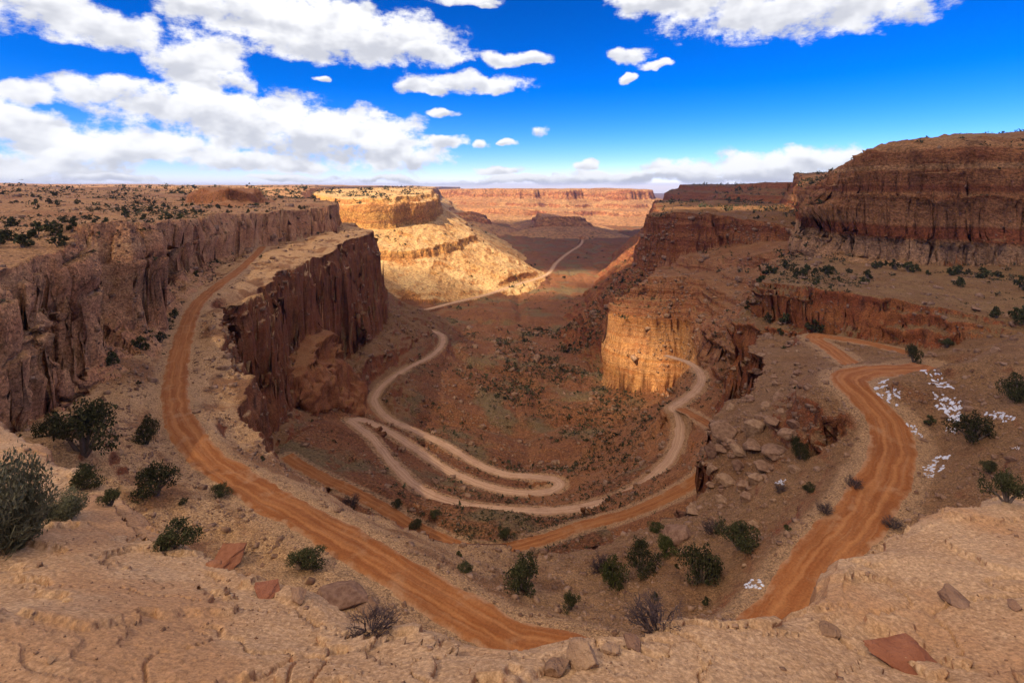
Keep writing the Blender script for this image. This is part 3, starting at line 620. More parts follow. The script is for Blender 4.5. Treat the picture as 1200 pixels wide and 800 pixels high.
#==END_TERRAIN
# ------------------------------------------------------------------ unseen clouds overhead, holes and density shaped for the canyon's sun and shade
CLOUD_Z = 900.0
HOLES = [(-380,1235,275,290),(-120,960,140,85),(10,1085,250,50),(-900,1700,560,330),(-250,985,90,100),(66,400,20,27),(-820,640,170,60),(120,3600,1200,800),(-1500,2500,500,900),(420,2700,300,300),(330,860,130,80),(-700,900,150,50)]  # ground ellipses where sun is let through onto the lit patches
def cloud_deck():
    off = np.array([SUN.x, SUN.y]) * (CLOUD_Z + 100) / SUN.z
    st = 22.0
    gx = np.arange(-1900, 1900, st); gy = np.arange(-900, 2900, st)
    X, Y = np.meshgrid(gx, gy, indexing='ij'); n0 = X.shape
    x, y = X.ravel(), Y.ravel()
    nz = vnoise(x / 170, y / 170, seed=5) * .5 + vnoise(x / 70, y / 70, seed=6) * .25
    d = np.minimum.reduce([(x + 1850) / 200, (1850 - x) / 200, (y + 850) / 200, (2820 - y) / 250]) 
    for hx, hy, rx, ry in HOLES:
        q = np.sqrt(((x - hx) / rx) ** 2 + ((y - hy) / ry) ** 2) - 1
        m = min(rx, ry)
        d = np.minimum(d, q * m / 130 + nz * .25 * min(1, m / 120))
    den = sstep(d, 0.0, .55) * (1 + .42 * sstep(x, -90, 30) * sstep(y, 40, 130)); th = np.clip(d, 0, 1.5)  # vapour thickened to the right to darken that side
    hgt = np.sqrt(th) * (60 + 45 * vnoise(x / 120, y / 120, seed=8) + 25 * vnoise(x / 50, y / 50, seed=9)) + 2
    keep = (d > -.02).reshape(n0)
    P = np.c_[x + off[0], y + off[1], CLOUD_Z + hgt]; Q = np.c_[x + off[0], y + off[1], CLOUD_Z - hgt * .3]
    cell = keep[:-1, :-1] & keep[1:, :-1] & keep[:-1, 1:] & keep[1:, 1:]
    I, J = np.nonzero(cell); ny = n0[1]; N = len(P)
    a = I * ny + J; b = a + ny; c = b + 1; e = a + 1
    F_ = [np.c_[a, b, c], np.c_[a, c, e], np.c_[a + N, c + N, b + N], np.c_[a + N, e + N, c + N]]
    def side(ii, jj, u, v):
        return [np.c_[u, v, v + N], np.c_[u, v + N, u + N]]
    pad = np.pad(cell, 1)
    for di, dj, u, v in ((-1, 0, e, a), (1, 0, b, c), (0, -1, a, b), (0, 1, c, e)):
        m = ~pad[I + 1 + di, J + 1 + dj]
        F_ += [np.c_[u[m], u[m] + N, v[m]][:, ::1], np.c_[v[m], u[m] + N, v[m] + N]]
    F_ = np.vstack(F_); V = np.vstack([P, Q]); used, inv = np.unique(F_, return_inverse=True)
    m = bpy.data.materials.new('cloud_vapour'); m.use_nodes = True; T_ = NT(m.node_tree); T_.n.clear()
    at = T_.node('ShaderNodeAttribute'); at.attribute_name = 'vapour'
    tr = T_.node('ShaderNodeBsdfTransparent'); df = T_.node('ShaderNodeBsdfDiffuse'); tl = T_.node('ShaderNodeBsdfTranslucent')
    df.inputs[0].default_value = tl.inputs[0].default_value = (.92, .92, .94, 1)
    m1 = T_.node('ShaderNodeMixShader'); m1.inputs[0].default_value = .62; T_.l.new(df.outputs[0], m1.inputs[1]); T_.l.new(tl.outputs[0], m1.inputs[2])
    m2 = T_.node('ShaderNodeMixShader'); T_.l.new(T_.math('MULTIPLY', at.outputs['Fac'], CLOUD_DENSE), m2.inputs[0])
    T_.l.new(tr.outputs[0], m2.inputs[1]); T_.l.new(m1.outputs[0], m2.inputs[2])
    o_ = T_.node('ShaderNodeOutputMaterial'); T_.l.new(m2.outputs[0], o_.inputs['Surface'])
    o = mesh_obj('shade_cloud', V[used], inv.reshape(-1, 3), m)
    A = o.data.attributes.new('vapour', 'FLOAT', 'POINT'); A.data.foreach_set('value', np.r_[den, den][used].astype(np.float32))
    o['kind'] = 'structure'
CLOUD_DENSE = .52
cloud_deck()
#==END_CLOUD
# ------------------------------------------------------------------ things: shrubs, boulders, snow
rng = np.random.default_rng(7); random.seed(7)
def simple_mat(name, a, b, sc, rough=.9, bump=.3, var=.0):
    m = bpy.data.materials.new(name); m.use_nodes = True; T_ = NT(m.node_tree); bsdf = m.node_tree.nodes['Principled BSDF']
    bsdf.inputs['Roughness'].default_value = rough; bsdf.inputs['Specular IOR Level'].default_value = .15
    p = T_.node('ShaderNodeNewGeometry').outputs['Position']; n = T_.noise(p, sc, 6, .65)
    c = T_.mix(T_.ss(n, .3, .7), a, b)
    if var:
        oi_ = T_.node('ShaderNodeObjectInfo'); hs = T_.node('ShaderNodeHueSaturation')
        T_.l.new(T_.math('ADD', 1 - var / 2, T_.math('MULTIPLY', oi_.outputs['Random'], var)), hs.inputs['Value'])
        T_.l.new(T_.math('ADD', .495, T_.math('MULTIPLY', oi_.outputs['Random'], .015)), hs.inputs['Hue'])
        T_.l.new(c, hs.inputs['Color']); c = hs.outputs[0]
    T_.l.new(c, bsdf.inputs['Base Color'])
    bp = T_.node('ShaderNodeBump'); bp.inputs['Strength'].default_value = bump; bp.inputs['Distance'].default_value = .5 / sc
    T_.l.new(n, bp.inputs['Height']); T_.l.new(bp.outputs[0], bsdf.inputs['Normal'])
    return m
M_LEAF = simple_mat('juniper_foliage', (.034,.034,.012), (.085,.078,.028), 1.6, var=.6)
M_LEAF2 = simple_mat('green_foliage', (.048,.052,.013), (.10,.10,.026), 2.2, var=.5)
M_SAGE = simple_mat('sage_foliage', (.085,.078,.036), (.19,.165,.085), 3.0, var=.4)
M_DRY = simple_mat('dry_twigs', (.06,.038,.036), (.12,.08,.07), 3.0, var=.4)
M_BARK = simple_mat('grey_bark', (.10,.07,.05), (.2,.15,.11), 9)
M_ROCKS = simple_mat('tan_boulder', (.20,.10,.055), (.38,.22,.125), 1.4, bump=1.0, var=.35)
M_ROCKR = simple_mat('red_boulder', (.25,.085,.04), (.36,.14,.07), 1.6, bump=.8, var=.3)
M_STONE = simple_mat('rubble_stone', (.15,.07,.035), (.40,.24,.14), .6, bump=.5)
M_SNOW = simple_mat('old_snow', (.50,.47,.45), (.80,.81,.84), 2.2, rough=.6)
M_SCRUB = simple_mat('scrub_leaves', (.03,.032,.012), (.085,.075,.035), .12)

def tube(path, rad, seg=6):
    V, Fs = [], []
    path = [np.array(p, float) for p in path]
    for i, p in enumerate(path):
        d = path[min(i + 1, len(path) - 1)] - path[max(i - 1, 0)]; d /= np.linalg.norm(d) + 1e-9
        a = np.cross(d, [.3, .9, .2]); a /= np.linalg.norm(a); b = np.cross(d, a)
        for k in range(seg):
            t = 2 * math.pi * k / seg; V.append(p + rad[i] * (a * math.cos(t) + b * math.sin(t)))
    for i in range(len(path) - 1):
        for k in range(seg):
            p0 = i * seg + k; p1 = i * seg + (k + 1) % seg; Fs += [(p0, p1, p1 + seg), (p0, p1 + seg, p0 + seg)]
    return V, Fs
def tubes(paths):
    V, Fs = [], []
    for path, rad in paths:
        v, f = tube(path, rad); o = len(V); V += v; Fs += [(a + o, b + o, c + o) for a, b, c in f]
    return np.array(V), np.array(Fs)
def leaves(lobes, n, size, r_):
    """many small leaf sprays through the lobes; unit tree: height 1"""
    V = []
    w = np.array([l[3] * l[4] * l[5] for l in lobes]) ** .7; w /= w.sum()
    li = r_.choice(len(lobes), n, p=w); L = np.array(lobes)[li]
    d = r_.normal(size=(n, 3)); d /= np.linalg.norm(d, axis=1, keepdims=True)
    rad = r_.uniform(.35, 1, n) ** .5 * (1 + .25 * r_.normal(size=n) * .6)
    c = L[:, :3] + d * L[:, 3:6] * rad[:, None]
    a = r_.normal(size=(n, 3)); a /= np.linalg.norm(a, axis=1, keepdims=True)
    b = np.cross(a, r_.normal(size=(n, 3))); b /= np.linalg.norm(b, axis=1, keepdims=True)
    s_ = size * r_.uniform(.5, 1.4, n)[:, None]
    V = np.stack([c - a * s_, c + b * s_ * .55, c + a * s_, c - b * s_ * .55], 1).reshape(-1, 3)
    i = np.arange(n) * 4
    return V, np.vstack([np.c_[i, i + 1, i + 2], np.c_[i, i + 2, i + 3]])
def hidden_mesh(name, V, Fs, mat, smooth=False):
    o = mesh_obj(name, V, Fs, mat, smooth); me = o.data; bpy.data.objects.remove(o); return me
def juniper_proto(seed, nl, size, lean=.1, nlobes=7, wide=.62):
    r_ = np.random.default_rng(seed); lobes = []; paths = []
    for k in range(nlobes):
        t = 2 * math.pi * k / nlobes + r_.uniform(-.4, .4); q = r_.uniform(.25, 1) if k else 0
        cx, cy = math.cos(t) * q * wide * .6, math.sin(t) * q * wide * .6; cz = r_.uniform(.16, .66) if k else .68
        rr = r_.uniform(.19, .29); lobes.append((cx, cy, cz, rr * 1.15, rr * 1.15, rr * .85))
        m = (cx * .45 + r_.uniform(-.05, .05), cy * .45 + r_.uniform(-.05, .05), cz * .5)
        paths.append(([(0, 0, -.08), m, (cx, cy, cz)], [.05, .035, .012]))
        for j in range(2):
            e = (cx + r_.uniform(-.2, .2), cy + r_.uniform(-.2, .2), cz + r_.uniform(0, .22)); paths.append(([m, e], [.018, .005]))
            lobes.append((e[0], e[1], min(e[2], .92), rr * .55, rr * .55, rr * .45))
    V, Fs = leaves(lobes, nl, size, r_); tv, tf = tubes(paths)
    return (V, Fs), (tv, tf)
def dry_proto(seed, n, leafy=0.0):
    """a leafless bush: stems that fork into ever finer crooked twigs"""
    r_ = np.random.default_rng(seed); V = []; Fs = []
    def seg(q0, q1, w0, w1):
        sd_ = np.cross(q1 - q0, r_.normal(size=3)); sd_ /= np.linalg.norm(sd_) + 1e-9
        o = len(V); V.extend([q0 - sd_ * w0, q0 + sd_ * w0, q1 + sd_ * w1, q1 - sd_ * w1]); Fs.extend([(o, o + 1, o + 2), (o, o + 2, o + 3)])
    def grow(p, d, L, w, lev):
        for k in range(2):
            q = p + d * L * .5; seg(p, q, w, w * .8); p = q; d = d + r_.normal(size=3) * .28; d /= np.linalg.norm(d); w *= .8
        if lev:
            for k in range(3):
                e = d + r_.normal(size=3) * .75; e[2] = abs(e[2]) * .7; e /= np.linalg.norm(e); grow(p - d * L * r_.uniform(0, .5), e, L * r_.uniform(.5, .8), w * .75, lev - 1)
    for k in range(max(4, n // 11)):
        t = r_.uniform(0, 6.28); el = r_.uniform(.1, 1.3); d = np.array([math.cos(t) * math.cos(el), math.sin(t) * math.cos(el), math.sin(el)])
        grow(np.array([math.cos(t), math.sin(t), 0]) * r_.uniform(0, .3), d, r_.uniform(.28, .45), .026, 3)
    V = np.array(V); V[:, 2] = np.maximum(V[:, 2], -.05)
    return V, np.array(Fs)
JUN = []
for k in range(5):
    (lv, lf), (tv, tf) = juniper_proto(100 + k, 3400, .032, nlobes=8 + k % 3, wide=.95 + .12 * (k % 3))
    JUN.append((hidden_mesh('foliage', lv, lf, M_LEAF), hidden_mesh('trunk', tv, tf, M_BARK, True), hidden_mesh('foliage', lv, lf, M_LEAF2)))
SML = []
for k in range(4):
    (lv, lf), (tv, tf) = juniper_proto(200 + k, 260, .10, nlobes=4, wide=.8)
    SML.append((hidden_mesh('foliage', lv, lf, M_LEAF), hidden_mesh('trunk', tv, tf, M_BARK, True), hidden_mesh('foliage', lv, lf, M_SAGE)))
DRY = [hidden_mesh('twigs', *dry_proto(300 + k, 420), M_DRY) for k in range(3)]
def sage_proto(seed):
    r_ = np.random.default_rng(seed)
    lob = [(r_.uniform(-.6, .6), r_.uniform(-.6, .6), r_.uniform(.2, .62), r_.uniform(.2, .34), r_.uniform(.2, .34), r_.uniform(.2, .32)) for _ in range(16)]
    V1, F1 = leaves(lob, 7000, .026, r_); V2, F2 = dry_proto(seed + 1, 900); V2 = V2 * np.array([1, 1, .95])
    return np.vstack([V1, V2]), np.vstack([F1, F2 + len(V1)])
SAGE = [hidden_mesh('twigs', *sage_proto(320 + k), M_SAGE) for k in range(2)]
DRYS = [hidden_mesh('twigs', *dry_proto(340 + k, 60), M_DRY) for k in range(3)]

# where a picture point meets the ground
def ground_at(uv):
    uv = np.array(uv, float); dx = (uv[:, 0] - 600) / F; dz = -(uv[:, 1] - HZ) / F
    hit = np.full(len(uv), np.nan); act = np.arange(len(uv)); Y = 3.0
    while Y < 900 and len(act):
        z, l, rd = height(dx[act] * Y, np.full(len(act), Y)); h = z > dz[act] * Y
        hit[act[h]] = Y; act = act[~h]; Y *= 1.008
    hit = hit / 1.004
    x = dx * hit; z, l, rd = height(x, hit)
    return np.c_[x, hit, z]
def zat(x, y): return height(np.atleast_1d(np.float64(x)), np.atleast_1d(np.float64(y)))[0]
def thing(name, label, cat, loc, rz=0, sc=(1, 1, 1), group=None):
    o = bpy.data.objects.new(name, None); C.objects.link(o); o.empty_display_size = .2
    o.location = loc; o.rotation_euler = (0, 0, rz); o.scale = sc; o['label'] = label; o['category'] = cat
    if group: o['group'] = group
    return o
def part(name, me, parent):
    o = bpy.data.objects.new(name, me); C.objects.link(o); o.parent = parent; return o
def plant(kind, loc, h, w, label, cat, group, k):
    if kind in ('jun', 'grn'):
        p = JUN[k % len(JUN)]; t = thing('juniper' if kind == 'jun' else 'green_bush', label, cat, loc, k * 1.7, (w * .56, w * .56, h * .95), group)
        part('foliage', p[0] if kind == 'jun' else p[2], t); part('trunk', p[1], t)
    elif kind in ('sml', 'sagesml'):
        p = SML[k % len(SML)]; t = thing('desert_shrub', label, cat, loc, k * 1.7, (w * .75, w * .75, h * 1.05), group)
        part('foliage', p[0] if kind == 'sml' else p[2], t); part('trunk', p[1], t)
    else:
        me = {'dry': DRY, 'sage': SAGE, 'drys': DRYS}[kind]; me = me[k % len(me)]
        t = bpy.data.objects.new('dry_bush' if kind != 'sage' else 'sage_bush', me); C.objects.link(t)
        t.location = loc; t.rotation_euler = (0, 0, k * 1.3); t.scale = (w * .5, w * .5, h); t['label'] = label; t['category'] = cat
        if group: t['group'] = group
    return t
PL = [('sage', 4, 640, 132, 116, 'large grey-green bush on the foreground rock at the left edge of the photo'),
 ('sage', 70, 604, 34, 60, 'low pale bush beside the large grey-green one on the foreground rock'),
 ('jun', 98, 530, 72, 92, 'broad dark juniper below the left cliff, the largest tree left of the road'),
 ('jun', 62, 512, 40, 45, 'dark juniper half behind the broad one, right against the foot of the left cliff'),
 ('jun', 172, 520, 38, 34, 'small upright juniper just left of the bend in the left dirt road'),
 ('jun', 182, 580, 44, 62, 'juniper with thin gaps in its crown halfway between left road and foreground rock'),
 ('jun', 98, 574, 36, 50, 'dark juniper directly under the broad juniper, near the foreground rock edge'),
 ('jun', 130, 592, 24, 30, 'small dark juniper touching the edge of the foreground rock, left side'),
 ('jun', 203, 642, 38, 68, 'low wide green juniper above the red slab on the left slope'),
 ('jun', 258, 581, 18, 30, 'small round shrub at the lower edge of the left dirt road'),
 ('jun', 357, 668, 28, 58, 'low wide juniper between the left road and the foreground slabs'),
 ('jun', 613, 692, 46, 62, 'dense round juniper on the pale slope right of where the left road ends'),
 ('jun', 668, 713, 24, 26, 'small round juniper down-slope of the dense round one near the middle'),
 ('jun', 546, 670, 14, 26, 'flat little juniper on the pale slope above the left road'),
 ('jun', 488, 619, 14, 22, 'small juniper on the bench edge over the switchbacks, middle of three'),
 ('jun', 466, 595, 11, 18, 'tiny juniper on the bench edge over the switchbacks, left of three'),
 ('jun', 510, 602, 9, 18, 'tiny flat juniper on the bench edge over the switchbacks, right of three'),
 ('jun', 592, 632, 16, 24, 'juniper standing where the red inner road comes out from the bench edge'),
 ('grn', 718, 684, 44, 46, 'bright green leafy bush in the thicket at the bottom of the bowl'),
 ('jun', 752, 668, 40, 50, 'dark juniper behind the bright green bush in the thicket'),
 ('grn', 780, 650, 26, 36, 'pale green bush at the upper edge of the thicket in the bowl'),
 ('jun', 822, 682, 52, 66, 'big dark juniper at the right of the thicket in the bowl'),
 ('jun', 868, 642, 38, 62, 'spreading juniper up-slope of the thicket, left of the right road'),
 ('grn', 768, 622, 12, 26, 'small green bush next to the red inner road at the top of the bowl'),
 ('dry', 770, 738, 56, 96, 'large leafless purple-grey bush just behind the foreground rock rim'),
 ('dry', 705, 668, 30, 46, 'leafless grey bush left of the bright green bush in the thicket'),
 ('dry', 838, 622, 24, 40, 'leafless grey bush between the thicket and the boulder pile'),
 ('dry', 435, 742, 40, 84, 'brown leafless bush at the rim below the left road'),
 ('dry', 412, 588, 16, 34, 'brown leafless bush on the bench edge at the left end of the switchbacks'),
 ('dry', 1000, 572, 22, 28, 'purple leafless bush on the left edge of the right road, upper of two'),
 ('dry', 968, 600, 22, 30, 'purple leafless bush on the left edge of the right road, lower of two'),
 ('dry', 1048, 618, 20, 36, 'purple leafless bush on the right edge of the right road'),
 ('dry', 915, 574, 14, 24, 'small purple leafless bush among stones under the boulder pile'),
 ('jun', 948, 575, 15, 22, 'small dark juniper alone on the slope left of the right road'),
 ('jun', 936, 532, 30, 28, 'upright juniper among the rocks right of the boulder pile'),
 ('jun', 1070, 424, 26, 22, 'dark juniper on the shoulder where the right road bends out of sight'),
 ('jun', 1140, 517, 40, 54, 'round dark juniper on the snowy slope, middle of three large ones'),
 ('jun', 1180, 588, 44, 50, 'dark juniper near the foreground rock at the right edge, lowest of three large ones'),
 ('jun', 1192, 470, 42, 44, 'dark juniper high on the right slope, uppermost of three large ones'),
 ('jun', 1110, 404, 12, 18, 'little shrub on the skyline of the right slope'),
 ('jun', 1160, 556, 18, 26, 'small shrub between the two lower junipers of the right slope'),
 ('sml', 1090, 500, 12, 16, 'small shrub between the snow and the right road')]
pts = ground_at([(p[1], min(p[2], 797)) for p in PL])
for k, p in enumerate(PL):
    loc = pts[k]; Y = loc[1]
    if np.isnan(Y): continue
    h, w = p[3] / F * Y, p[4] / F * Y
    cat = {'jun': 'juniper', 'grn': 'bush', 'dry': 'dry bush', 'sage': 'bush', 'sml': 'shrub'}[p[0]]
    grp = {'jun': 'junipers on the near slopes', 'dry': 'leafless bushes on the near slopes'}.get(p[0])
    plant(p[0], (loc[0], loc[1], loc[2] - .04 * h), h, w, p[5], cat, grp, k)

# scatter over what the picture shows: triangles weighted by the area they cover in view
a, b, c = GP[GT[:, 0]], GP[GT[:, 1]], GP[GT[:, 2]]
TN = np.cross(b - a, c - a); AR = np.linalg.norm(TN, axis=1); TNn = TN / (AR[:, None] + 1e-12); CEN = (a + b + c) / 3
DI = np.linalg.norm(CEN, axis=1); facing = -(TNn * CEN).sum(1) / DI
inview = (CEN[:, 1] > .5) & (np.abs(CEN[:, 0]) < CEN[:, 1] * 1.05) & (-CEN[:, 2] < CEN[:, 1] * 1.02) & (facing > .01)
SA = np.where(inview, AR * (facing + .25) / DI ** 2, 0)
TLAB = GL[GT[:, 0]]; TRD = GR[GT].min(1)
def sample(n, labs, nzmin, rdmin=.6, ymin=0, ymax=1e9, fn=None, mask=True):
    w = SA * np.isin(TLAB, labs) * (TNn[:, 2] > nzmin) * (TRD > rdmin) * (CEN[:, 1] > ymin) * (CEN[:, 1] < ymax) * mask
    if fn is not None: w = w * fn(CEN)
    if w.sum() <= 0: return np.zeros((0, 3)), np.zeros(0, int)
    i = rng.choice(len(w), n, p=w / w.sum()); u, v = rng.random(n), rng.random(n); q = u + v > 1; u[q] = 1 - u[q]; v[q] = 1 - v[q]
    return a[i] + (b[i] - a[i]) * u[:, None] + (c[i] - a[i]) * v[:, None], i
LI = {n: [i for i, m in enumerate(OBJN) if m == n] for n in set(OBJN)}
LL = LI['ledges'] + LI['upper_ledges'] + LI['front_ledges']
def clump(sc): return lambda P: np.clip(vnoise(P[:, 0] / sc, P[:, 1] / sc, seed=71) + .25 + .5 * vnoise(P[:, 0] / sc * 3, P[:, 1] / sc * 3, seed=72), .02, 1)
SC = [(112, LI['plateau'], .85, 110, 1500, (1.8, 4.4), 'sml', 'dark juniper scrub dotted over the left plateau', 'shrubs dotted over the left plateau', clump(60)),
 (26, LI['plateau'], .8, 60, 700, (.6, 1.4), 'sagesml', 'low olive scrub between the junipers of the left plateau', 'low scrub on the left plateau', clump(30)),
 (52, LI['ledge'], .8, 100, 700, (2.4, 5.5), 'sml', 'green shrub on the ledge under the big right cliff', 'shrubs on the right ledge', clump(25)),
 (14, LI['right_cliff'], .8, 100, 900, (1.5, 3.5), 'sml', 'shrub on top of the big right cliff', 'shrubs on top of the right cliff', None),
 (24, LI['butte'], .8, 300, 1400, (2, 5), 'sml', 'shrub on the flat top of the right butte', 'shrubs on top of the right butte', clump(60)),
 (10, LL, .7, 200, 700, (1.2, 2.6), 'sml', 'shrub on the stepped ledges above the yellow alcove', 'shrubs on the stepped ledges', None),
 (34, LI['bench'], .6, 50, 200, (.5, 1.3), 'sml', 'small dark shrub scattered over the near slope', 'small shrubs on the near slope', None),
 (50, LI['bench'], .6, 50, 200, (.6, 1.5), 'drys', 'small leafless bush scattered over the near slope', 'small leafless bushes on the near slope', None),
 (14, LI['bench'], .6, 200, 520, (1.0, 2.4), 'sml', 'shrub on the far end of the left bench', 'shrubs on the far left bench', None)]
for n, labs, nz, y0, y1, hr, kind, lab, grp, fn in SC:
    P, _ = sample(n, labs, nz, 1.5, y0, y1, fn)
    for k, p in enumerate(P):
        h = rng.uniform(*hr); plant(kind, (p[0], p[1], p[2] - .05 * h), h, h * rng.uniform(1.0, 1.6), lab, 'dry bush' if kind == 'drys' else 'shrub', grp, k)

# boulders
def boulder_mesh(seed, flat, mat):
    r_ = np.random.default_rng(seed); bm = bmesh.new(); bmesh.ops.create_icosphere(bm, subdivisions=4, radius=1.0)
    V = np.array([v.co[:] for v in bm.verts]); V *= 1.25
    for _ in range(13):
        n = r_.normal(size=3); n[2] *= .8; n /= np.linalg.norm(n); d = r_.uniform(.55, .85)
        e = V @ n - d; V -= np.where(e > 0, e, 0)[:, None] * n * .97
    for wl, am in ((.7, .10), (.25, .045), (.09, .02)):
        V *= 1 + am * vnoise(V[:, 0] / wl + seed, V[:, 1] / wl, V[:, 2] / wl, seed=seed)[:, None]
    V[:, 2] += .03 * np.floor(V[:, 2] * 5 + .4 * vnoise(V[:, 0] * 2, V[:, 1] * 2, seed=3)) * .4
    V[:, 2] *= flat
    bm.faces.ensure_lookup_table(); Fs = np.array([[v.index for v in f.verts] for f in bm.faces]); bm.free()
    return hidden_mesh('boulder', V, Fs, mat, True)
BT = [boulder_mesh(500 + k, (.62, .8, .5, .9)[k % 4], M_ROCKS) for k in range(6)]
BR = [boulder_mesh(600 + k, (.35, .7)[k % 2], M_ROCKR) for k in range(3)]
BL = [(850, 514, 48, 30, 0, 'largest pale boulder, on top of the boulder pile left of the right road'), (836, 532, 30, 24, 0, 'tan boulder at the left edge of the boulder pile, under the largest one'),
 (866, 533, 28, 22, 0, 'tan boulder wedged in the middle of the boulder pile'), (884, 508, 34, 22, 0, 'rounded boulder at the upper right of the boulder pile'),
 (882, 526, 32, 16, 0, 'flat tan boulder below the rounded one in the boulder pile'), (908, 533, 42, 14, 0, 'long flat slab on the right side of the boulder pile'),
 (895, 550, 30, 16, 0, 'blocky boulder beneath the long flat slab of the pile'), (866, 551, 24, 16, 0, 'small blocky boulder in the lower middle of the pile'),
 (852, 568, 32, 24, 0, 'large lower-left boulder of the pile with a dark gap beside it'), (886, 566, 26, 16, 0, 'low boulder at the foot of the pile'),
 (834, 553, 20, 18, 0, 'small boulder at the far left of the pile'), (922, 514, 28, 14, 0, 'thin slab leaning toward the upright juniper in the rocks'),
 (905, 496, 24, 12, 0, 'small slab crowning the ridge behind the boulder pile'), (932, 552, 24, 10, 0, 'low stone on the slope right of the boulder pile'),
 (846, 588, 22, 16, 0, 'lone stone below the boulder pile'), (874, 586, 20, 14, 0, 'lone round stone below the boulder pile, right of another'),
 (812, 600, 26, 14, 0, 'pale stone near the end of the red inner road'), (795, 632, 30, 14, 0, 'pale ledge stone above the thicket'),
 (686, 779, 42, 30, 0, 'upright block of tan rock on the rim of the foreground rock'), (652, 789, 34, 15, 0, 'low rounded stone at the foot of the upright rim block'),
 (742, 758, 24, 16, 0, 'small round boulder on the rim right of the upright block'), (716, 764, 24, 9, 0, 'flat stone between the upright rim block and the round boulder'),
 (1118, 703, 30, 12, 0, 'small squared stone on the foreground rock at right'), (972, 741, 20, 8, 0, 'little pale stone on the foreground rock near the right road'),
 (1190, 713, 14, 10, 0, 'little grey pebble at the right edge of the foreground rock'), (1056, 775, 74, 30, 1, 'orange-red slab lying on the foreground rock, lower right'),
 (60, 773, 12, 7, 0, 'small grey pebble at the lower left of the foreground rock'), (46, 664, 8, 6, 0, 'tiny pale pebble in the light gravel patch of the foreground rock'),
 (268, 655, 44, 22, 1, 'flat dark red slab below the low wide juniper on the left slope'), (252, 664, 20, 12, 1, 'small red slab leaning on the flat dark red one'),
 (312, 690, 34, 10, 1, 'thin red slab near the foreground rim, left of the rim slabs'), (392, 708, 64, 18, 0, 'long pale slab on the edge under the left road'),
 (350, 702, 22, 12, 0, 'small block beside the long pale slab'), (430, 715, 30, 12, 0, 'short slab right of the long pale slab')]
pts = ground_at([(p[0], min(p[1], 797)) for p in BL])
for k, (u, v, w, h, red, lab) in enumerate(BL):
    loc = pts[k]
    if np.isnan(loc[1]): continue
    Y = loc[1]; q_ = .74 if 800 < u < 940 else 1.0; W, H = w / F * Y / 2 * q_, h / F * Y / 2 * q_
    me = BR[0 if h < w * .6 else 1] if red else BT[k % len(BT)]
    o = bpy.data.objects.new('rock_slab' if h < w * .42 else 'boulder', me); C.objects.link(o)
    o.location = (loc[0], loc[1], loc[2] + H * .55); o.rotation_euler = (rng.uniform(-.12, .12), rng.uniform(-.12, .12), rng.uniform(-.5, .5))
    o.scale = (W * 1.05, W * rng.uniform(.8, 1.1), H * (1.0 if red else 1.4)); o['label'] = lab; o['category'] = 'boulder' if h >= w * .42 else 'rock slab'
    if 800 < u < 940: o['group'] = 'boulders of the pile left of the right road'
for n, labs, nz, y0, y1, sr, lab, grp, reg in (
    (70, LI['bench'], .3, 60, 170, (.5, 1.7), 'tan boulder lying loose on the near slope', 'loose boulders on the near slope', None),
    (90, LI['bench'], .2, 80, 190, (.9, 3.2), 'broken block on the rubble ridge behind the boulder pile', 'blocks on the rubble ridge', lambda P: (P[:, 0] > P[:, 1] * .37) & (P[:, 0] < P[:, 1] * .58) & (P[:, 1] > 93)),
    (60, LI['canyon_floor'] + LL + LI['butte'], .2, 180, 700, (1.5, 4.5), 'fallen block on the canyon slopes', 'fallen blocks in the canyon', None),
    (50, LI['ledge'] + LI['right_cliff'], .2, 150, 500, (1, 3), 'fallen block on the ledge under the right cliff', 'fallen blocks on the right ledge', None)):
    P, _ = sample(n, labs, nz, 1.2, y0, y1, (lambda Q, f=reg: f(Q).astype(float)) if reg else None)
    for k, p in enumerate(P):
        o = bpy.data.objects.new('boulder', BT[k % 6]); C.objects.link(o); q = rng.uniform(*sr) / 2 * rng.uniform(.5, 1)
        o.location = (p[0], p[1], p[2] + q * .25); o.rotation_euler = (rng.uniform(-.3, .3), rng.uniform(-.3, .3), rng.uniform(0, 6)); o.scale = (q * 1.3, q * 1.1, q)
        o['label'] = lab; o['category'] = 'boulder'; o['group'] = grp

# rubble and scrub nobody could count
def stones(n, P, size):
    base = np.array([(x, y, z) for x in (-1, 1) for y in (-1, 1) for z in (-1, 1)], float)
    f = np.array([(0,1,3),(0,3,2),(4,6,7),(4,7,5),(0,4,5),(0,5,1),(2,3,7),(2,7,6),(0,2,6),(0,6,4),(1,5,7),(1,7,3)])
    V = base[None] * rng.uniform(.45, 1.0, (n, 8, 3)) * rng.uniform(.5, 1.1, (n, 1, 3))
    t = rng.uniform(0, 6.28, n); c_, s_ = np.cos(t)[:, None], np.sin(t)[:, None]
    t2 = rng.uniform(-.5, .5, n); c2, s2 = np.cos(t2)[:, None], np.sin(t2)[:, None]
    x, y, z = V[..., 0], V[..., 1], V[..., 2] * .7
    y, z = y * c2 - z * s2, y * s2 + z * c2
    V = np.stack([x * c_ - y * s_, x * s_ + y * c_, z], -1) * size[:, None, None] + P[:, None, :]
    return V.reshape(-1, 3), (f[None] + (np.arange(n) * 8)[:, None, None]).reshape(-1, 3)
P1, i1 = sample(26000, LI['bench'] + LI['lower_bench'] + LI['canyon_floor'] + LL + LI['ledge'] + LI['plateau'] + LI['butte'], .15, .3, 45, 700, clump(14))
P2, i2 = sample(14000, LI['bench'], .15, .4, 45, 200, clump(7)); P1 = np.vstack([P1, P2])
px = rng.pareto(2.2, len(P1)) * .55 + .55
V, Fs = stones(len(P1), P1, np.minimum(px, 4.5) / 512 * P1[:, 1])
o = mesh_obj('rubble', V, Fs, M_STONE, False); o['kind'] = 'stuff'; o['label'] = 'loose stones and rubble strewn over the canyon slopes'; o['category'] = 'rubble'
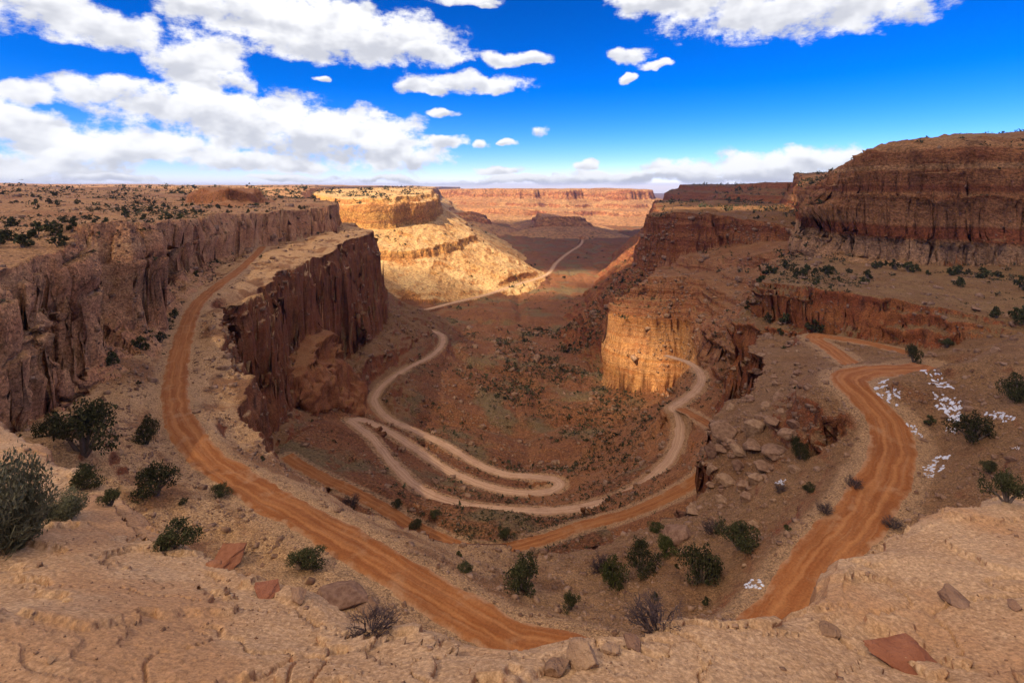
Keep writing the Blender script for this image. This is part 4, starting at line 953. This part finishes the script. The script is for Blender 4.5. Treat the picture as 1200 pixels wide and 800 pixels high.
P1, i1 = sample(1600, LI['foreground_rock'], .3, 0, 3, 40, clump(1.2))
px = rng.pareto(2.5, len(P1)) * .5 + .5
V, Fs = stones(len(P1), P1, np.minimum(px, 4) / 512 * P1[:, 1])
o = mesh_obj('gravel', V, Fs, M_STONE, False); o['kind'] = 'stuff'; o['label'] = 'gravel lying in the hollows of the foreground rock'; o['category'] = 'gravel'
P1, i1 = sample(13000, LI['canyon_floor'] + LI['lower_bench'] + LI['butte'] + LL + LI['mesa'] + LI['ledge'] + LI['plateau'] + LI['right_cliff'], .6, 1, 120, 2500, lambda P: clump(45)(P) ** 1.6 * np.where((P[:, 1] < 900) & (P[:, 2] < -60), np.exp(-((P[:, 0] - P[:, 1] * .08) / (P[:, 1] * .22)) ** 2) + .06, 1.0) * np.where((P[:, 1] > 700) & (P[:, 2] < -35), .12, 1.0))
sz = (.7 + rng.pareto(3.0, len(P1)).clip(0, 2.4)) / 512 * np.minimum(P1[:, 1], 1200); n = len(P1); K = 9
c0 = P1[:, None, :] + rng.normal(size=(n, K, 3)) * (sz[:, None, None] * np.array([.5, .5, .35])) + np.array([0, 0, 1]) * sz[:, None, None] * .4
tri_ = c0[:, :, None, :] + rng.normal(size=(n, K, 3, 3)) * sz[:, None, None, None] * .42
V = tri_.reshape(-1, 3); Fs = np.arange(len(V)).reshape(-1, 3)
o = mesh_obj('desert_scrub', V, Fs, M_SCRUB, False); o['kind'] = 'stuff'; o['label'] = 'low dark scrub speckling the canyon floor and ledges'; o['category'] = 'scrub'

# snow left in the shade of the right slope
SN = [(1095,440,9,8,'upper end of the long snow streak on the right slope'),(1102,452,9,7,'second patch down the long snow streak'),(1108,466,8,8,'snow patch in the middle of the long streak'),(1113,478,10,7,'broad snow patch under the middle of the long streak'),(1119,489,8,5,'lower tip of the long snow streak beside the round juniper'),
 (1116,506,4,8,'thin snow strip left of the round dark juniper'),(1040,463,10,7,'snow patch closest to the bend of the right road'),(1049,457,5,3,'small snow patch right of the one near the bend'),(1036,447,6,2,'sliver of snow above the bend patch'),
 (1167,485,7,6,'snow patch left of the uppermost large juniper'),(1180,490,6,4,'snow patch under the uppermost large juniper'),(1068,500,6,4,'snow patch halfway down beside the right road'),(1079,510,4,5,'small snow patch right of the road-side one'),
 (1094,548,9,5,'flat snow patch between road and lower junipers'),(1104,538,8,3,'thin snow patch above the flat one'),(1090,556,5,3,'small snow patch under the flat one'),(1189,525,3,5,'small upright snow patch at the right edge'),
 (882,684,10,5,'triangular snow patch left of the right road near the bottom'),(915,565,6,3,'snow speck beside the boulder pile'),(1120,700-210,3,3,'snow speck under the tip of the long streak')]
pts = ground_at([(p[0], p[1]) for p in SN])
for k, (u, v, ru, rv, lab) in enumerate(SN):
    c0 = pts[k]
    if np.isnan(c0[1]): continue
    Y = c0[1]; RX = ru / F * Y; RY = min(rv / F * Y * 2.2, RX * 2.6); V = []; Fs = []; NR, NS = 3, 14
    for m_ in range(int(9 + RX * 9)):
        f0 = rng.uniform(0, 1) ** .6; t0 = rng.uniform(0, 6.28); mx, my = c0[0] + RX * f0 * math.cos(t0), c0[1] + RY * f0 * math.sin(t0)
        rx = RX * rng.uniform(.12, .28); ry = rx * rng.uniform(.5, 1.4); o0 = len(V)
        zc = zat(np.array([mx - rx, mx + rx, mx, mx]), np.array([my, my, my - ry, my + ry]))
        if zc.max() - zc.min() > 1.9 * rx: continue
        for i in range(NR + 1):
            for j in range(NS):
                t = 2 * math.pi * j / NS; q = i / NR * (1 + .22 * math.sin(2 * t + k + m_) + .16 * math.sin(5 * t + 2 * m_) + .12 * math.sin(7 * t + 3 * m_))
                V.append((mx + rx * q * math.cos(t), my + ry * q * math.sin(t), i / NR))
        for i in range(NR):
            for j in range(NS):
                p0 = o0 + i * NS + j; p1 = o0 + i * NS + (j + 1) % NS; Fs += [(p0, p0 + NS, p1 + NS), (p0, p1 + NS, p1)]
    if not V: continue
    V = np.array(V); f_ = V[:, 2].copy(); V[:, 2] = zat(V[:, 0], V[:, 1]) + (.09 + .04 * (Y > 80)) * (1 - f_ ** 2) - .08 * (f_ > .99)
    o = mesh_obj('snow_patch', V, np.array(Fs), M_SNOW); o['label'] = lab; o['category'] = 'snow patch'; o['group'] = 'snow patches on the right slope'

# ------------------------------------------------------------------ the air of the canyon
bm = bmesh.new(); bmesh.ops.create_cube(bm, size=1)
for v in bm.verts: v.co = Vector((v.co.x * 46000, v.co.y * 46000, -420 if v.co.z < 0 else 130))
me = bpy.data.meshes.new('haze'); bm.to_mesh(me); bm.free(); o = bpy.data.objects.new('haze', me); C.objects.link(o)
m = bpy.data.materials.new('haze_air'); m.use_nodes = True; nt = m.node_tree; nt.nodes.clear()
pv = nt.nodes.new('ShaderNodeVolumePrincipled'); pv.inputs['Color'].default_value = (.62, .74, 1, 1); pv.inputs['Density'].default_value = .00005; pv.inputs['Anisotropy'].default_value = .2
ou = nt.nodes.new('ShaderNodeOutputMaterial'); nt.links.new(pv.outputs[0], ou.inputs['Volume']); me.materials.append(m)
o['kind'] = 'stuff'; o['label'] = 'thin blue haze of the air over the canyon'; o['category'] = 'haze'
